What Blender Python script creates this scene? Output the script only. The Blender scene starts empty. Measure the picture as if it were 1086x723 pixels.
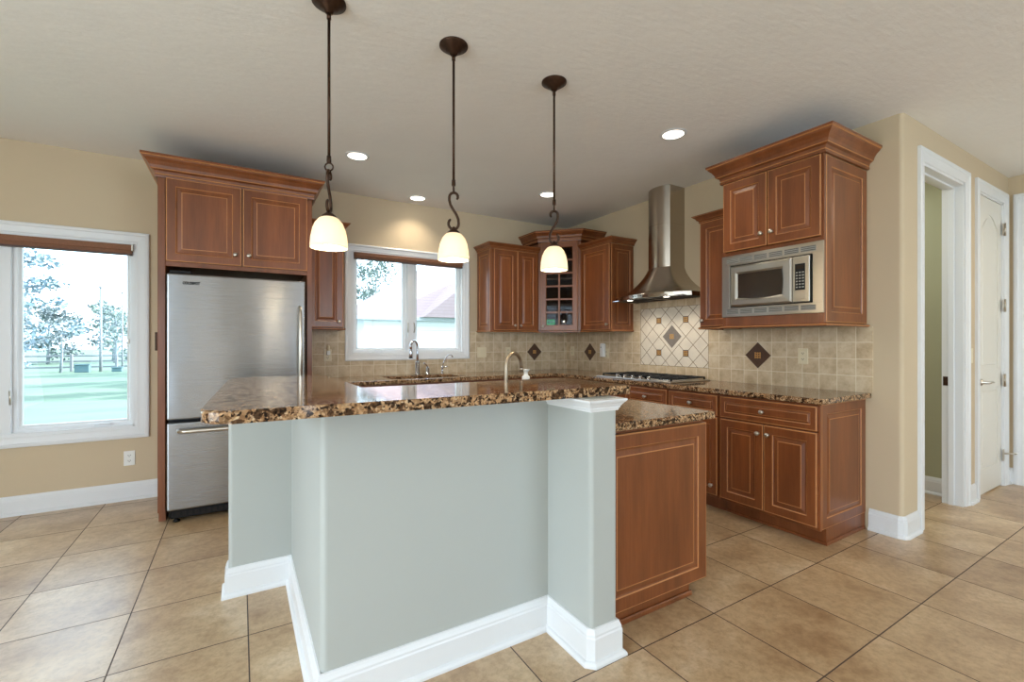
import bpy, bmesh, math, random
from mathutils import Vector, Matrix
random.seed(7)
PI = math.pi
scene = bpy.context.scene
COL = scene.collection

# ------------------------------------------------------------------ camera, world, lights, exposure
cam_d = bpy.data.cameras.new('camera')
cam_d.sensor_width = 36.0
cam_d.lens = 481.66 / 1086 * 36
cam_d.shift_y = 1.24 / 1086
cam_d.clip_start = 0.05
cam_d.clip_end = 500
cam = bpy.data.objects.new('camera', cam_d)
cam.location = (-3.6193, -4.6657, 1.2517)
cam.rotation_euler = (PI / 2, 0, -0.5396)
COL.objects.link(cam)
scene.camera = cam
scene.view_settings.view_transform = 'Standard'
scene.view_settings.look = 'None'
scene.view_settings.gamma = 1.0
scene.view_settings.use_curve_mapping = False
scene.view_settings.exposure = -0.22

world = bpy.data.worlds.new('sky')
scene.world = world
world.use_nodes = True
wn = world.node_tree
wn.nodes.clear()
w_out = wn.nodes.new('ShaderNodeOutputWorld')
w_bg = wn.nodes.new('ShaderNodeBackground')
w_bg.inputs['Color'].default_value = (0.72, 0.88, 1.0, 1)
w_bg.inputs['Strength'].default_value = 5.6
wn.links.new(w_bg.outputs[0], w_out.inputs[0])


def light(name, kind, loc, rot, energy, color, **kw):
    d = bpy.data.lights.new(name, kind)
    d.energy = energy
    d.color = color
    for k, v in kw.items():
        setattr(d, k, v)
    o = bpy.data.objects.new(name, d)
    o.location = loc
    o.rotation_euler = rot
    COL.objects.link(o)
    return o


COOL = (0.80, 0.90, 1.0)
NEUT = (1.0, 0.955, 0.89)
light('sun', 'SUN', (30, -1, 20), (math.radians(66), 0, math.radians(88.5)), 22, (1, 0.97, 0.9), angle=0.02)
# daylight through the glazed doors on the left and the windows behind the camera
R90 = PI / 2
light('daylight_left', 'AREA', (-6.55, -4.3, 1.25), (0, -R90 - .12, 0), 104, (0.80, 0.90, 1.0), shape='RECTANGLE', size=2.0, size_y=2.9)
light('daylight_rear_left', 'AREA', (-5.75, -8.84, 1.45), (R90 + .6, 0, 0), 48, (0.58, 0.79, 1.0), shape='RECTANGLE', size=1.3, size_y=1.8)
light('daylight_rear_right', 'AREA', (-0.7, -8.84, 1.45), (R90 + .6, 0, 0), 80, (0.60, 0.80, 1.0), shape='RECTANGLE', size=2.6, size_y=1.8)
light('daylight_sidelight', 'AREA', (-4.22, -8.84, 1.3), (R90, 0, 0), 5, (1, .97, .9), shape='RECTANGLE', size=.12, size_y=2.0)
light('daylight_sidelight', 'AREA', (-3.0, -8.84, 1.3), (R90, 0, 0), 5, (1, .97, .9), shape='RECTANGLE', size=.14, size_y=2.0)
light('utility_fill', 'AREA', (0.66, -2.35, 2.66), (0, 0, 0), 22, (0.86, 0.95, 0.95), shape='RECTANGLE', size=0.9, size_y=1.2)  # added overhead panel standing in for daylight in the utility room
# fill light added to brighten the hall, no fixture there
light('hall_fill', 'AREA', (1.25, -4.9, 2.66), (0, 0, 0), 14, (1, 0.87, 0.68), shape='DISK', size=0.4)

# ------------------------------------------------------------------ materials


def mat(name):
    m = bpy.data.materials.new(name)
    m.use_nodes = True
    nt = m.node_tree
    b = nt.nodes['Principled BSDF']
    return m, nt, b


def srgb(r, g, b):
    f = lambda c: (c / 255 / 12.92) if c / 255 <= 0.04045 else ((c / 255 + 0.055) / 1.055) ** 2.4
    return (f(r), f(g), f(b), 1)


def N(nt, typ, **kw):
    n = nt.nodes.new(typ)
    for k, v in kw.items():
        if k in n.inputs.keys():
            n.inputs[k].default_value = v
        else:
            setattr(n, k, v)
    return n


def ramp(nt, stops, fac=None, interp='LINEAR'):
    r = nt.nodes.new('ShaderNodeValToRGB')
    r.color_ramp.interpolation = interp
    el = r.color_ramp.elements
    while len(el) < len(stops):
        el.new(0.5)
    for e, (p, c) in zip(el, stops):
        e.position = p
        e.color = c
    if fac is not None:
        nt.links.new(fac, r.inputs['Fac'])
    return r


def mix(nt, a, b, fac, mode='MIX'):
    m = nt.nodes.new('ShaderNodeMix')
    m.data_type = 'RGBA'
    m.blend_type = mode
    for s, v in (('Factor', fac), ('A', a), ('B', b)):
        sock = [i for i in m.inputs if i.name == s and i.type == ('VALUE' if s == 'Factor' else 'RGBA')][0]
        if hasattr(v, 'is_linked') or isinstance(v, bpy.types.NodeSocket):
            nt.links.new(v, sock)
        else:
            sock.default_value = v
    return [o for o in m.outputs if o.type == 'RGBA'][0]


def math_n(nt, op, a, b=None, c=None):
    m = nt.nodes.new('ShaderNodeMath')
    m.operation = op
    for i, v in enumerate((a, b, c)):
        if v is None:
            continue
        if isinstance(v, bpy.types.NodeSocket):
            nt.links.new(v, m.inputs[i])
        else:
            m.inputs[i].default_value = v
    return m.outputs[0]


def bump(nt, b, height, strength=0.1, dist=0.01):
    bn = nt.nodes.new('ShaderNodeBump')
    bn.inputs['Strength'].default_value = strength
    bn.inputs['Distance'].default_value = dist
    nt.links.new(height, bn.inputs['Height'])
    nt.links.new(bn.outputs[0], b.inputs['Normal'])


def pos(nt, scale=(1, 1, 1)):
    g = nt.nodes.new('ShaderNodeNewGeometry')
    v = nt.nodes.new('ShaderNodeVectorMath')
    v.operation = 'MULTIPLY'
    v.inputs[1].default_value = scale
    nt.links.new(g.outputs['Position'], v.inputs[0])
    return v.outputs[0]


def noise(nt, vec, scale=5.0, detail=4.0, rough=0.55, out='Fac'):
    n = N(nt, 'ShaderNodeTexNoise')
    n.inputs['Scale'].default_value = scale
    n.inputs['Detail'].default_value = detail
    n.inputs['Roughness'].default_value = rough
    nt.links.new(vec, n.inputs['Vector'])
    return n.outputs[out]


def plain(name, col, rough=0.5, metal=0.0, vary=0.06, nscale=12.0, spec=0.5, bmp=0.0):
    m, nt, b = mat(name)
    c1 = tuple(min(1, x * (1 + vary)) for x in col[:3]) + (1,)
    c2 = tuple(x * (1 - vary) for x in col[:3]) + (1,)
    n = noise(nt, pos(nt), nscale)
    r = ramp(nt, [(0.3, c2), (0.7, c1)], n)
    nt.links.new(r.outputs[0], b.inputs['Base Color'])
    b.inputs['Roughness'].default_value = rough
    b.inputs['Metallic'].default_value = metal
    b.inputs['Specular IOR Level'].default_value = spec
    if bmp:
        bump(nt, b, noise(nt, pos(nt), 220, 2), bmp, 0.002)
    return m


M = {}
M['wall'] = plain('beige_paint', srgb(206, 187, 158), 0.75, vary=0.015, nscale=2, spec=0.2, bmp=0.08)
M['island_paint'] = plain('cream_paint', srgb(178, 181, 176), 0.6, vary=0.012, nscale=2, spec=0.3, bmp=0.06)
M['ceiling'] = plain('ceiling_paint', srgb(240, 237, 232), 0.9, vary=0.012, nscale=3, spec=0.1)
_nt = M['ceiling'].node_tree
bump(_nt, _nt.nodes['Principled BSDF'], noise(_nt, pos(_nt, (14, 34, 20)), 1.0, 3), 0.25, 0.01)
M['trim'] = plain('white_trim_paint', srgb(228, 229, 230), 0.35, vary=0.01, nscale=3)
M['green_wall'] = plain('sage_paint', srgb(176, 176, 148), 0.8, vary=0.01, nscale=2, spec=0.2)
M['bronze'] = plain('oil_rubbed_bronze', srgb(66, 45, 32), 0.38, 0.7, 0.25, 60)
M['nickel'] = plain('satin_nickel', srgb(196, 188, 176), 0.28, 1.0, 0.05, 30)
M['brushed_nickel'] = plain('brushed_nickel', srgb(176, 162, 142), 0.42, 1.0, 0.05, 30)
M['chrome'] = plain('chrome', srgb(205, 205, 208), 0.12, 1.0, 0.03, 30)
M['black'] = plain('black_plastic', srgb(14, 14, 15), 0.45, 0, 0.15, 30, spec=.25)
M['cast_iron'] = plain('cast_iron', srgb(22, 22, 24), 0.55, 0.2, 0.2, 60)
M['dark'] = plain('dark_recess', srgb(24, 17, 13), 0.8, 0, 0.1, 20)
M['ivory'] = plain('ivory_plastic', srgb(226, 211, 178), 0.4, 0, 0.02, 20)
M['white_plastic'] = plain('white_plastic', srgb(236, 235, 230), 0.35, 0, 0.01, 20)
M['slot'] = plain('outlet_slot', srgb(60, 52, 44), 0.6, 0, 0.05, 20)
M['blind'] = plain('brown_woven_shade', srgb(132, 88, 62), 0.7, 0, 0.12, 90)
M['blind_rail'] = plain('dark_shade_rail', srgb(84, 62, 54), 0.5, 0, 0.08, 30)
M['door_white'] = plain('white_door_paint', srgb(228, 224, 214), 0.35, 0, 0.01, 3)
M['glaze'] = plain('tan_glaze_line', srgb(184, 124, 74), 0.4, 0, 0.1, 40)
M['green_card'] = plain('green_printed_card', srgb(70, 214, 130), 0.5, 0, 0.25, 60)
M['dark_window'] = plain('dark_oven_glass', srgb(52, 43, 36), 0.12, 0, 0.1, 5)
M['key'] = plain('grey_key_print', srgb(150, 148, 142), 0.5, 0, 0.05, 20)
M['accent'] = plain('brown_accent_tile', srgb(84, 58, 42), 0.35, 0, 0.12, 60)
M['slate'] = plain('slate_tile', srgb(128, 116, 104), 0.4, 0, 0.12, 60)
M['gold'] = plain('bronze_relief', srgb(196, 146, 84), 0.35, 0.5, 0.3, 160)
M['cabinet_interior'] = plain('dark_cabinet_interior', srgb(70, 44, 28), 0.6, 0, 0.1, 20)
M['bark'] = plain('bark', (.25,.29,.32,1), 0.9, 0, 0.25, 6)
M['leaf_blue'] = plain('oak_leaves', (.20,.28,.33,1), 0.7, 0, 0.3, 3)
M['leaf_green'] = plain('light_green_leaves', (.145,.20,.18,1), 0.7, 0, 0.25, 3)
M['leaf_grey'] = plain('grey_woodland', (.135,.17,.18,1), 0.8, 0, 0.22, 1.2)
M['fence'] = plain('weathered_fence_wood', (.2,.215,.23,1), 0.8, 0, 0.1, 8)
M['util'] = plain('green_utility_paint', (.075,.15,.17,1), 0.6, 0, 0.08, 8)
M['house_wall'] = plain('white_house_siding', (.82,.82,.84,1), 0.8, 0, 0.01, 3)
M['house_trim'] = plain('pale_gutter', (.5,.53,.56,1), 0.6, 0, 0.02, 3)


def wood():
    m, nt, b = mat('cherry_wood')
    big = noise(nt, pos(nt, (9, 9, 1.2)), 1.0, 3)
    fine = noise(nt, pos(nt, (70, 70, 4)), 1.6, 5, 0.6)
    r1 = ramp(nt, [(0.3, srgb(112, 61, 30)), (0.52, srgb(129, 72, 37)), (0.75, srgb(145, 83, 44))], big)
    r2 = ramp(nt, [(0.3, (0.72, 0.66, 0.62, 1)), (0.6, (1, 1, 1, 1))], fine)
    c = mix(nt, r1.outputs[0], r2.outputs[0], 0.55, 'MULTIPLY')
    nt.links.new(c, b.inputs['Base Color'])
    b.inputs['Roughness'].default_value = 0.33
    b.inputs['Coat Weight'].default_value = 0.15
    b.inputs['Coat Roughness'].default_value = 0.25
    return m


M['wood'] = wood()


def granite():
    m, nt, b = mat('brown_granite')
    p = pos(nt)
    warp = noise(nt, p, 60, 3, out='Color')
    vm = nt.nodes.new('ShaderNodeVectorMath'); vm.operation = 'MULTIPLY_ADD'
    vm.inputs[1].default_value = (0.012, 0.012, 0.012)
    nt.links.new(warp, vm.inputs[0]); nt.links.new(p, vm.inputs[2])
    v = N(nt, 'ShaderNodeTexVoronoi'); v.inputs['Scale'].default_value = 150
    nt.links.new(vm.outputs[0], v.inputs['Vector'])
    sep = nt.nodes.new('ShaderNodeSeparateColor'); nt.links.new(v.outputs['Color'], sep.inputs[0])
    r = ramp(nt, [(0.0, srgb(30, 24, 21)), (0.14, srgb(62, 44, 34)), (0.24, srgb(122, 92, 66)), (0.50, srgb(170, 135, 99)),
                  (0.72, srgb(196, 161, 122)), (0.88, srgb(132, 98, 72)), (1.0, srgb(216, 190, 155))], sep.outputs[0], 'LINEAR')
    v2 = N(nt, 'ShaderNodeTexVoronoi'); v2.inputs['Scale'].default_value = 52
    nt.links.new(vm.outputs[0], v2.inputs['Vector'])
    sp2 = nt.nodes.new('ShaderNodeSeparateColor'); nt.links.new(v2.outputs['Color'], sp2.inputs[0])
    blot = ramp(nt, [(0.0, (0.13, 0.10, 0.09, 1)), (0.20, (0.16, 0.12, 0.11, 1)), (0.27, (1, 1, 1, 1)), (0.8, (1, .97, .93, 1)), (1.0, (0.72, .62, .52, 1))], sp2.outputs[1])
    n2 = noise(nt, p, 95, 4)
    r2 = ramp(nt, [(0.36, (0.40, 0.33, 0.29, 1)), (0.48, (1, 1, 1, 1)), (0.75, (1.06, 0.97, 0.86, 1))], n2)
    c = mix(nt, r.outputs[0], blot.outputs[0], 0.92, 'MULTIPLY')
    c = mix(nt, c, r2.outputs[0], 0.8, 'MULTIPLY')
    nt.links.new(c, b.inputs['Base Color'])
    b.inputs['Roughness'].default_value = 0.07
    b.inputs['Specular IOR Level'].default_value = 0.42
    return m


M['granite'] = granite()


def tile_floor():
    m, nt, b = mat('beige_floor_tile')
    S = 0.4617
    g = nt.nodes.new('ShaderNodeNewGeometry')
    sx = nt.nodes.new('ShaderNodeSeparateXYZ'); nt.links.new(g.outputs['Position'], sx.inputs[0])
    def edge(sock, off):
        t = math_n(nt, 'ADD', sock, off)
        t = math_n(nt, 'DIVIDE', t, S)
        cell = math_n(nt, 'FLOOR', t)
        fr = math_n(nt, 'SUBTRACT', t, cell)
        d = math_n(nt, 'ABSOLUTE', math_n(nt, 'SUBTRACT', fr, 0.5))
        return math_n(nt, 'GREATER_THAN', d, 0.5 - 0.0026 / S), cell
    ex, cxn = edge(sx.outputs[0], 0.3569 + 20 * S)
    ey, cyn = edge(sx.outputs[1], 3.3457 + 20 * S + 0.0)
    grout = math_n(nt, 'MAXIMUM', ex, ey)
    comb = nt.nodes.new('ShaderNodeCombineXYZ')
    nt.links.new(cxn, comb.inputs[0]); nt.links.new(cyn, comb.inputs[1])
    wn_ = nt.nodes.new('ShaderNodeTexWhiteNoise'); nt.links.new(comb.outputs[0], wn_.inputs['Vector'])
    vadd = nt.nodes.new('ShaderNodeVectorMath'); vadd.operation = 'MULTIPLY_ADD'
    vadd.inputs[1].default_value = (7, 7, 7)
    nt.links.new(wn_.outputs['Color'], vadd.inputs[0]); nt.links.new(g.outputs['Position'], vadd.inputs[2])
    big = noise(nt, vadd.outputs[0], 3.2, 6, 0.62)
    fine = noise(nt, vadd.outputs[0], 34, 8, 0.72)
    r = ramp(nt, [(0.28, srgb(156, 123, 88)), (0.45, srgb(184, 154, 117)), (0.56, srgb(197, 169, 132)), (0.72, srgb(214, 191, 159))], big)
    r2 = ramp(nt, [(0.34, (0.66, 0.58, 0.49, 1)), (0.58, (1.06, 1.05, 1.04, 1))], fine)
    c = mix(nt, r.outputs[0], r2.outputs[0], 0.7, 'MULTIPLY')
    c = mix(nt, c, srgb(72, 52, 38), grout)
    nt.links.new(c, b.inputs['Base Color'])
    rr = math_n(nt, 'MULTIPLY_ADD', fine, 0.16, 0.24)
    rr = math_n(nt, 'MAXIMUM', rr, math_n(nt, 'MULTIPLY', grout, 0.8))
    nt.links.new(rr, b.inputs['Roughness'])
    b.inputs['Specular IOR Level'].default_value = 1.0
    h = math_n(nt, 'SUBTRACT', math_n(nt, 'MULTIPLY', fine, 0.15), grout)
    bump(nt, b, h, 0.25, 0.003)
    return m


M['floor'] = tile_floor()


def splash(axis):
    """tumbled stone wall tile, 114 mm grid; axis 0: wall along x, axis 1: wall along y (with a diamond mural behind the hob)"""
    m, nt, b = mat('stone_wall_tile')
    g = nt.nodes.new('ShaderNodeNewGeometry')
    sx = nt.nodes.new('ShaderNodeSeparateXYZ'); nt.links.new(g.outputs['Position'], sx.inputs[0])
    P = 0.1147
    def edge(t, p, w):
        t = math_n(nt, 'DIVIDE', t, p)
        cell = math_n(nt, 'FLOOR', t)
        d = math_n(nt, 'ABSOLUTE', math_n(nt, 'SUBTRACT', math_n(nt, 'SUBTRACT', t, cell), 0.5))
        return math_n(nt, 'GREATER_THAN', d, 0.5 - w / p), cell
    U, Z = sx.outputs[axis], sx.outputs[2]
    eu, cu = edge(math_n(nt, 'ADD', U, (0.739 if axis == 0 else 2.867) + 40 * P), P, 0.0022)
    ez, cz = edge(math_n(nt, 'ADD', Z, -0.907 + 20 * P), P, 0.0022)
    grout = math_n(nt, 'MAXIMUM', eu, ez)
    gcol = srgb(232, 219, 194)
    comb = nt.nodes.new('ShaderNodeCombineXYZ')
    nt.links.new(cu, comb.inputs[0]); nt.links.new(cz, comb.inputs[1])
    if axis == 1:
        dy = math_n(nt, 'ADD', U, 1.671); dz = math_n(nt, 'ADD', Z, -1.3065)
        inm = math_n(nt, 'MULTIPLY', math_n(nt, 'LESS_THAN', math_n(nt, 'ABSOLUTE', dy), 0.4005),
                     math_n(nt, 'LESS_THAN', math_n(nt, 'ABSOLUTE', dz), 0.2865))
        D = 0.16
        es, cs = edge(math_n(nt, 'ADD', math_n(nt, 'ADD', dy, dz), 20 * D), D, 0.0036)
        ed, cd = edge(math_n(nt, 'ADD', math_n(nt, 'SUBTRACT', dy, dz), 20 * D), D, 0.0036)
        out_c = math_n(nt, 'GREATER_THAN', math_n(nt, 'ADD', math_n(nt, 'ABSOLUTE', dy), math_n(nt, 'ABSOLUTE', dz)), 0.155)
        dg = math_n(nt, 'MULTIPLY', math_n(nt, 'MAXIMUM', es, ed), out_c)
        c2 = nt.nodes.new('ShaderNodeCombineXYZ')
        nt.links.new(cs, c2.inputs[0]); nt.links.new(cd, c2.inputs[1]); c2.inputs[2].default_value = 5
        mv = nt.nodes.new('ShaderNodeMix'); mv.data_type = 'VECTOR'
        nt.links.new(inm, mv.inputs[0]); nt.links.new(comb.outputs[0], mv.inputs[4]); nt.links.new(c2.outputs[0], mv.inputs[5])
        cellv = mv.outputs[1]
        ring_out = math_n(nt, 'MULTIPLY', math_n(nt, 'LESS_THAN', math_n(nt, 'ABSOLUTE', dy), 0.404),
                          math_n(nt, 'LESS_THAN', math_n(nt, 'ABSOLUTE', dz), 0.290))
        frame = math_n(nt, 'SUBTRACT', ring_out, inm)
        nb = math_n(nt, 'MULTIPLY', math_n(nt, 'LESS_THAN', math_n(nt, 'ABSOLUTE', dy), 0.46), 1.0)
        grout_d = math_n(nt, 'MAXIMUM', math_n(nt, 'MULTIPLY', dg, inm), frame)
        grout = math_n(nt, 'MULTIPLY', grout, math_n(nt, 'SUBTRACT', 1.0, inm))
    else:
        cellv = comb.outputs[0]
    wn_ = nt.nodes.new('ShaderNodeTexWhiteNoise'); nt.links.new(cellv, wn_.inputs['Vector'])
    vadd = nt.nodes.new('ShaderNodeVectorMath'); vadd.operation = 'MULTIPLY_ADD'
    vadd.inputs[1].default_value = (9, 9, 9)
    nt.links.new(wn_.outputs['Color'], vadd.inputs[0]); nt.links.new(g.outputs['Position'], vadd.inputs[2])
    big = noise(nt, vadd.outputs[0], 9, 5, 0.6)
    fine = noise(nt, vadd.outputs[0], 60, 4, 0.6)
    r = ramp(nt, [(0.25, srgb(178, 152, 117)), (0.5, srgb(207, 184, 150)), (0.75, srgb(225, 207, 177))], big)
    r2 = ramp(nt, [(0.25, (0.78, 0.72, 0.66, 1)), (0.5, (1, 1, 1, 1))], fine)
    c = mix(nt, r.outputs[0], r2.outputs[0], 0.6, 'MULTIPLY')
    if axis == 1:
        lift = math_n(nt, 'MULTIPLY', inm, 0.55)
        c = mix(nt, c, srgb(240, 234, 222), lift)
    c = mix(nt, c, gcol, grout)
    if axis == 1:
        c = mix(nt, c, srgb(120, 90, 52), grout_d)
    nt.links.new(c, b.inputs['Base Color'])
    b.inputs['Roughness'].default_value = 0.5
    bump(nt, b, math_n(nt, 'SUBTRACT', math_n(nt, 'MULTIPLY', fine, 0.4), grout), 0.2, 0.002)
    return m


M['splash_back'] = splash(0)
M['splash_right'] = splash(1)


def steel(name, along, col=(158, 159, 161), rough=0.22):
    m, nt, b = mat(name)
    sc = [620, 620, 620]
    sc[along] = 2.5
    n = noise(nt, pos(nt, tuple(sc)), 1.0, 3, 0.6)
    c = srgb(*col)
    r = ramp(nt, [(0.3, tuple(x * 0.96 for x in c[:3]) + (1,)), (0.7, c)], n)
    nt.links.new(r.outputs[0], b.inputs['Base Color'])
    b.inputs['Metallic'].default_value = 1.0
    b.inputs['Anisotropic'].default_value = 0.8
    b.inputs['Anisotropic Rotation'].default_value = 0.25
    nt.links.new(math_n(nt, 'MULTIPLY_ADD', n, 0.04, rough + .03), b.inputs['Roughness'])
    w = noise(nt, pos(nt, (3, 3, 1.3)), 1.6, 1)
    bump(nt, b, w, 0.10, 0.03)
    return m


M['steel'] = steel('brushed_steel', 0)
M['steel_y'] = steel('brushed_steel_trim', 1, (192, 188, 180), 0.26)
M['steel_hood'] = steel('hood_steel', 2, (188, 178, 166), 0.2)


def emit(name, col, strength):
    m, nt, b = mat(name)
    nt.links.new(ramp(nt, [(0.0, col), (1.0, col)], noise(nt, pos(nt), 4)).outputs[0], b.inputs['Emission Color'])
    b.inputs['Base Color'].default_value = col
    b.inputs['Emission Strength'].default_value = strength
    return m


M['lamp_disc'] = emit('lit_lamp_lens', (1.0, 0.93, 0.80, 1), 6.0)
M['bulb'] = emit('lit_bulb', (1.0, 0.90, 0.72, 1), 7.0)


def shade_glass():
    m, nt, b = mat('alabaster_glass')
    n = noise(nt, pos(nt), 14, 4)
    r = ramp(nt, [(0.3, (1.0, 0.83, 0.60, 1)), (0.7, (1.0, 0.91, 0.74, 1))], n)
    nt.links.new(r.outputs[0], b.inputs['Emission Color'])
    b.inputs['Emission Strength'].default_value = 0.27
    b.inputs['Base Color'].default_value = (0.85, 0.78, 0.64, 1)
    b.inputs['Roughness'].default_value = 0.3
    b.inputs['Subsurface Weight'].default_value = 0.0
    tr = nt.nodes.new('ShaderNodeBsdfTranslucent')
    tr.inputs['Color'].default_value = (1, 0.92, 0.78, 1)
    ms = nt.nodes.new('ShaderNodeMixShader'); ms.inputs[0].default_value = 0.45
    out = nt.nodes['Material Output']
    nt.links.new(b.outputs[0], ms.inputs[1]); nt.links.new(tr.outputs[0], ms.inputs[2])
    nt.links.new(ms.outputs[0], out.inputs['Surface'])
    return m


M['shade'] = shade_glass()


def pane(name, tint, refl=0.07):
    m, nt, b = mat(name)
    t = nt.nodes.new('ShaderNodeBsdfTransparent'); t.inputs[0].default_value = tint
    g = nt.nodes.new('ShaderNodeBsdfGlossy'); g.inputs['Roughness'].default_value = 0.02
    g.inputs[0].default_value = (0.9, 0.95, 1, 1)
    ms = nt.nodes.new('ShaderNodeMixShader'); ms.inputs[0].default_value = refl
    nt.links.new(t.outputs[0], ms.inputs[1]); nt.links.new(g.outputs[0], ms.inputs[2])
    nt.links.new(ms.outputs[0], nt.nodes['Material Output'].inputs['Surface'])
    return m


M['glass'] = pane('window_glass', (0.95, 0.975, 1.0, 1), 0.01)
M['cab_glass'] = pane('cabinet_glass', (0.86, 0.86, 0.86, 1), 0.006)


def grass():
    m, nt, b = mat('lawn_grass')
    n = noise(nt, pos(nt, (0.25, 0.7, 1)), 1.0, 4)
    f = noise(nt, pos(nt), 9, 4)
    r = ramp(nt, [(0.35, (.075,.135,.095,1)), (0.6, (.11,.17,.115,1))], n)
    c = mix(nt, r.outputs[0], ramp(nt, [(0.3, (0.8, 0.85, 0.8, 1)), (0.6, (1, 1, 1, 1))], f).outputs[0], 0.5, 'MULTIPLY')
    nt.links.new(c, b.inputs['Base Color'])
    b.inputs['Roughness'].default_value = 0.9
    return m


M['grass'] = grass()


def roof_m():
    m, nt, b = mat('red_roof_shingles')
    g = nt.nodes.new('ShaderNodeNewGeometry')
    sx = nt.nodes.new('ShaderNodeSeparateXYZ'); nt.links.new(g.outputs['Position'], sx.inputs[0])
    fr = math_n(nt, 'FRACT', math_n(nt, 'MULTIPLY', sx.outputs[2], 7.0))
    r = ramp(nt, [(0.0, (.25,.18,.18,1)), (0.15, (.34,.25,.25,1)), (1.0, (.36,.265,.265,1))], fr)
    n = noise(nt, pos(nt), 6, 4)
    c = mix(nt, r.outputs[0], ramp(nt, [(0.3, (0.88, 0.86, 0.86, 1)), (0.7, (1, 1, 1, 1))], n).outputs[0], 0.6, 'MULTIPLY')
    nt.links.new(c, b.inputs['Base Color'])
    b.inputs['Roughness'].default_value = 0.9
    return m


M['roof'] = roof_m()

# ------------------------------------------------------------------ geometry helpers
V = Vector


class MB:
    """collects shapes in one bmesh; link() makes ONE mesh object"""

    def __init__(self):
        self.bm = bmesh.new()
        self.mats = []

    def mi(self, m):
        if m not in self.mats:
            self.mats.append(m)
        return self.mats.index(m)

    def box(self, x0, x1, y0, y1, z0, z1, m='trim', bev=0.0, seg=1):
        i = self.mi(m)
        b2 = bmesh.new()
        bmesh.ops.create_cube(b2, size=1)
        for v in b2.verts:
            v.co = V((x0 + (v.co.x + .5) * (x1 - x0), y0 + (v.co.y + .5) * (y1 - y0), z0 + (v.co.z + .5) * (z1 - z0)))
        if bev:
            bmesh.ops.bevel(b2, geom=b2.edges[:], offset=bev, segments=seg, affect='EDGES', profile=0.5)
        self.merge(b2, i)
        return self

    def merge(self, b2, i):
        bmesh.ops.recalc_face_normals(b2, faces=b2.faces[:])
        mp = {}
        for v in b2.verts:
            mp[v] = self.bm.verts.new(v.co)
        for f in b2.faces:
            try:
                nf = self.bm.faces.new([mp[v] for v in f.verts])
                nf.material_index = i if i is not None else f.material_index
                nf.smooth = f.smooth
            except ValueError:
                pass
        b2.free()

    def poly(self, pts, m):
        f = self.bm.faces.new([self.bm.verts.new(V(p)) for p in pts])
        f.material_index = self.mi(m)
        return self

    def prism(self, pts, z0, z1, m, bev=0.0, seg=2, a=V((1, 0, 0)), b=V((0, 1, 0)), n=V((0, 0, 1)), o=V((0, 0, 0)), smooth=False):
        i = self.mi(m)
        b2 = bmesh.new()
        lo = [b2.verts.new(o + a * p[0] + b * p[1] + n * z0) for p in pts]
        hi = [b2.verts.new(o + a * p[0] + b * p[1] + n * z1) for p in pts]
        k = len(pts)
        cap0 = b2.faces.new(lo[::-1]); cap1 = b2.faces.new(hi)
        for j in range(k):
            f = b2.faces.new([lo[j], lo[(j + 1) % k], hi[(j + 1) % k], hi[j]])
            f.smooth = smooth
        if bev:
            es = list(set(cap0.edges[:] + cap1.edges[:]))
            bmesh.ops.bevel(b2, geom=es, offset=bev, segments=seg, affect='EDGES', profile=0.5)
        self.merge(b2, i)
        return self

    def gridslab(self, xs, ys, keep, z0, z1, m, bev=0.0, seg=2):
        i = self.mi(m)
        b2 = bmesh.new()
        vs = {}
        def gv(a, b):
            if (a, b) not in vs:
                vs[(a, b)] = b2.verts.new((xs[a], ys[b], z0))
            return vs[(a, b)]
        fs = []
        for a in range(len(xs) - 1):
            for b in range(len(ys) - 1):
                if keep(a, b):
                    fs.append(b2.faces.new([gv(a, b), gv(a + 1, b), gv(a + 1, b + 1), gv(a, b + 1)]))
        r = bmesh.ops.extrude_face_region(b2, geom=fs)
        bmesh.ops.translate(b2, vec=(0, 0, z1 - z0), verts=[g for g in r['geom'] if isinstance(g, bmesh.types.BMVert)])
        if not any(f.normal.z < -.5 and abs(f.calc_center_median().z - z0) < 1e-6 for f in b2.faces):
            for a in range(len(xs) - 1):
                for b in range(len(ys) - 1):
                    if keep(a, b):
                        try:
                            b2.faces.new([gv(a, b + 1), gv(a + 1, b + 1), gv(a + 1, b), gv(a, b)])
                        except ValueError:
                            pass
        bmesh.ops.recalc_face_normals(b2, faces=b2.faces[:])
        if bev:
            es = [e for e in b2.edges if len(e.link_faces) == 2 and e.calc_face_angle(0) > 0.7 and abs(e.verts[0].co.z - e.verts[1].co.z) < 1e-6]
            bmesh.ops.bevel(b2, geom=es, offset=bev, segments=seg, affect='EDGES', profile=0.5)
        self.merge(b2, i)
        return self

    def tube(self, path, r, m, seg=10, closed=False):
        i = self.mi(m)
        pts = [V(p) for p in path]
        n = len(pts)
        rs = r if isinstance(r, (list, tuple)) else [r] * n
        rings = []
        prev = None
        for k in range(n):
            if closed:
                t = pts[(k + 1) % n] - pts[k - 1]
            else:
                t = pts[min(k + 1, n - 1)] - pts[max(k - 1, 0)]
            t.normalize()
            if prev is None:
                up = V((0, 0, 1)) if abs(t.z) < .9 else V((1, 0, 0))
                s = t.cross(up).normalized()
            else:
                s = (prev - t * prev.dot(t)).normalized()
            prev = s
            u = s.cross(t)
            rings.append([self.bm.verts.new(pts[k] + (s * math.cos(2 * PI * j / seg) + u * math.sin(2 * PI * j / seg)) * rs[k]) for j in range(seg)])
        for k in range(n if closed else n - 1):
            A, B = rings[k], rings[(k + 1) % n]
            for j in range(seg):
                f = self.bm.faces.new([A[j], A[(j + 1) % seg], B[(j + 1) % seg], B[j]])
                f.material_index = i; f.smooth = True
        if not closed:
            for R in (rings[0], rings[-1]):
                f = self.bm.faces.new(R); f.material_index = i
        return self

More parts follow.
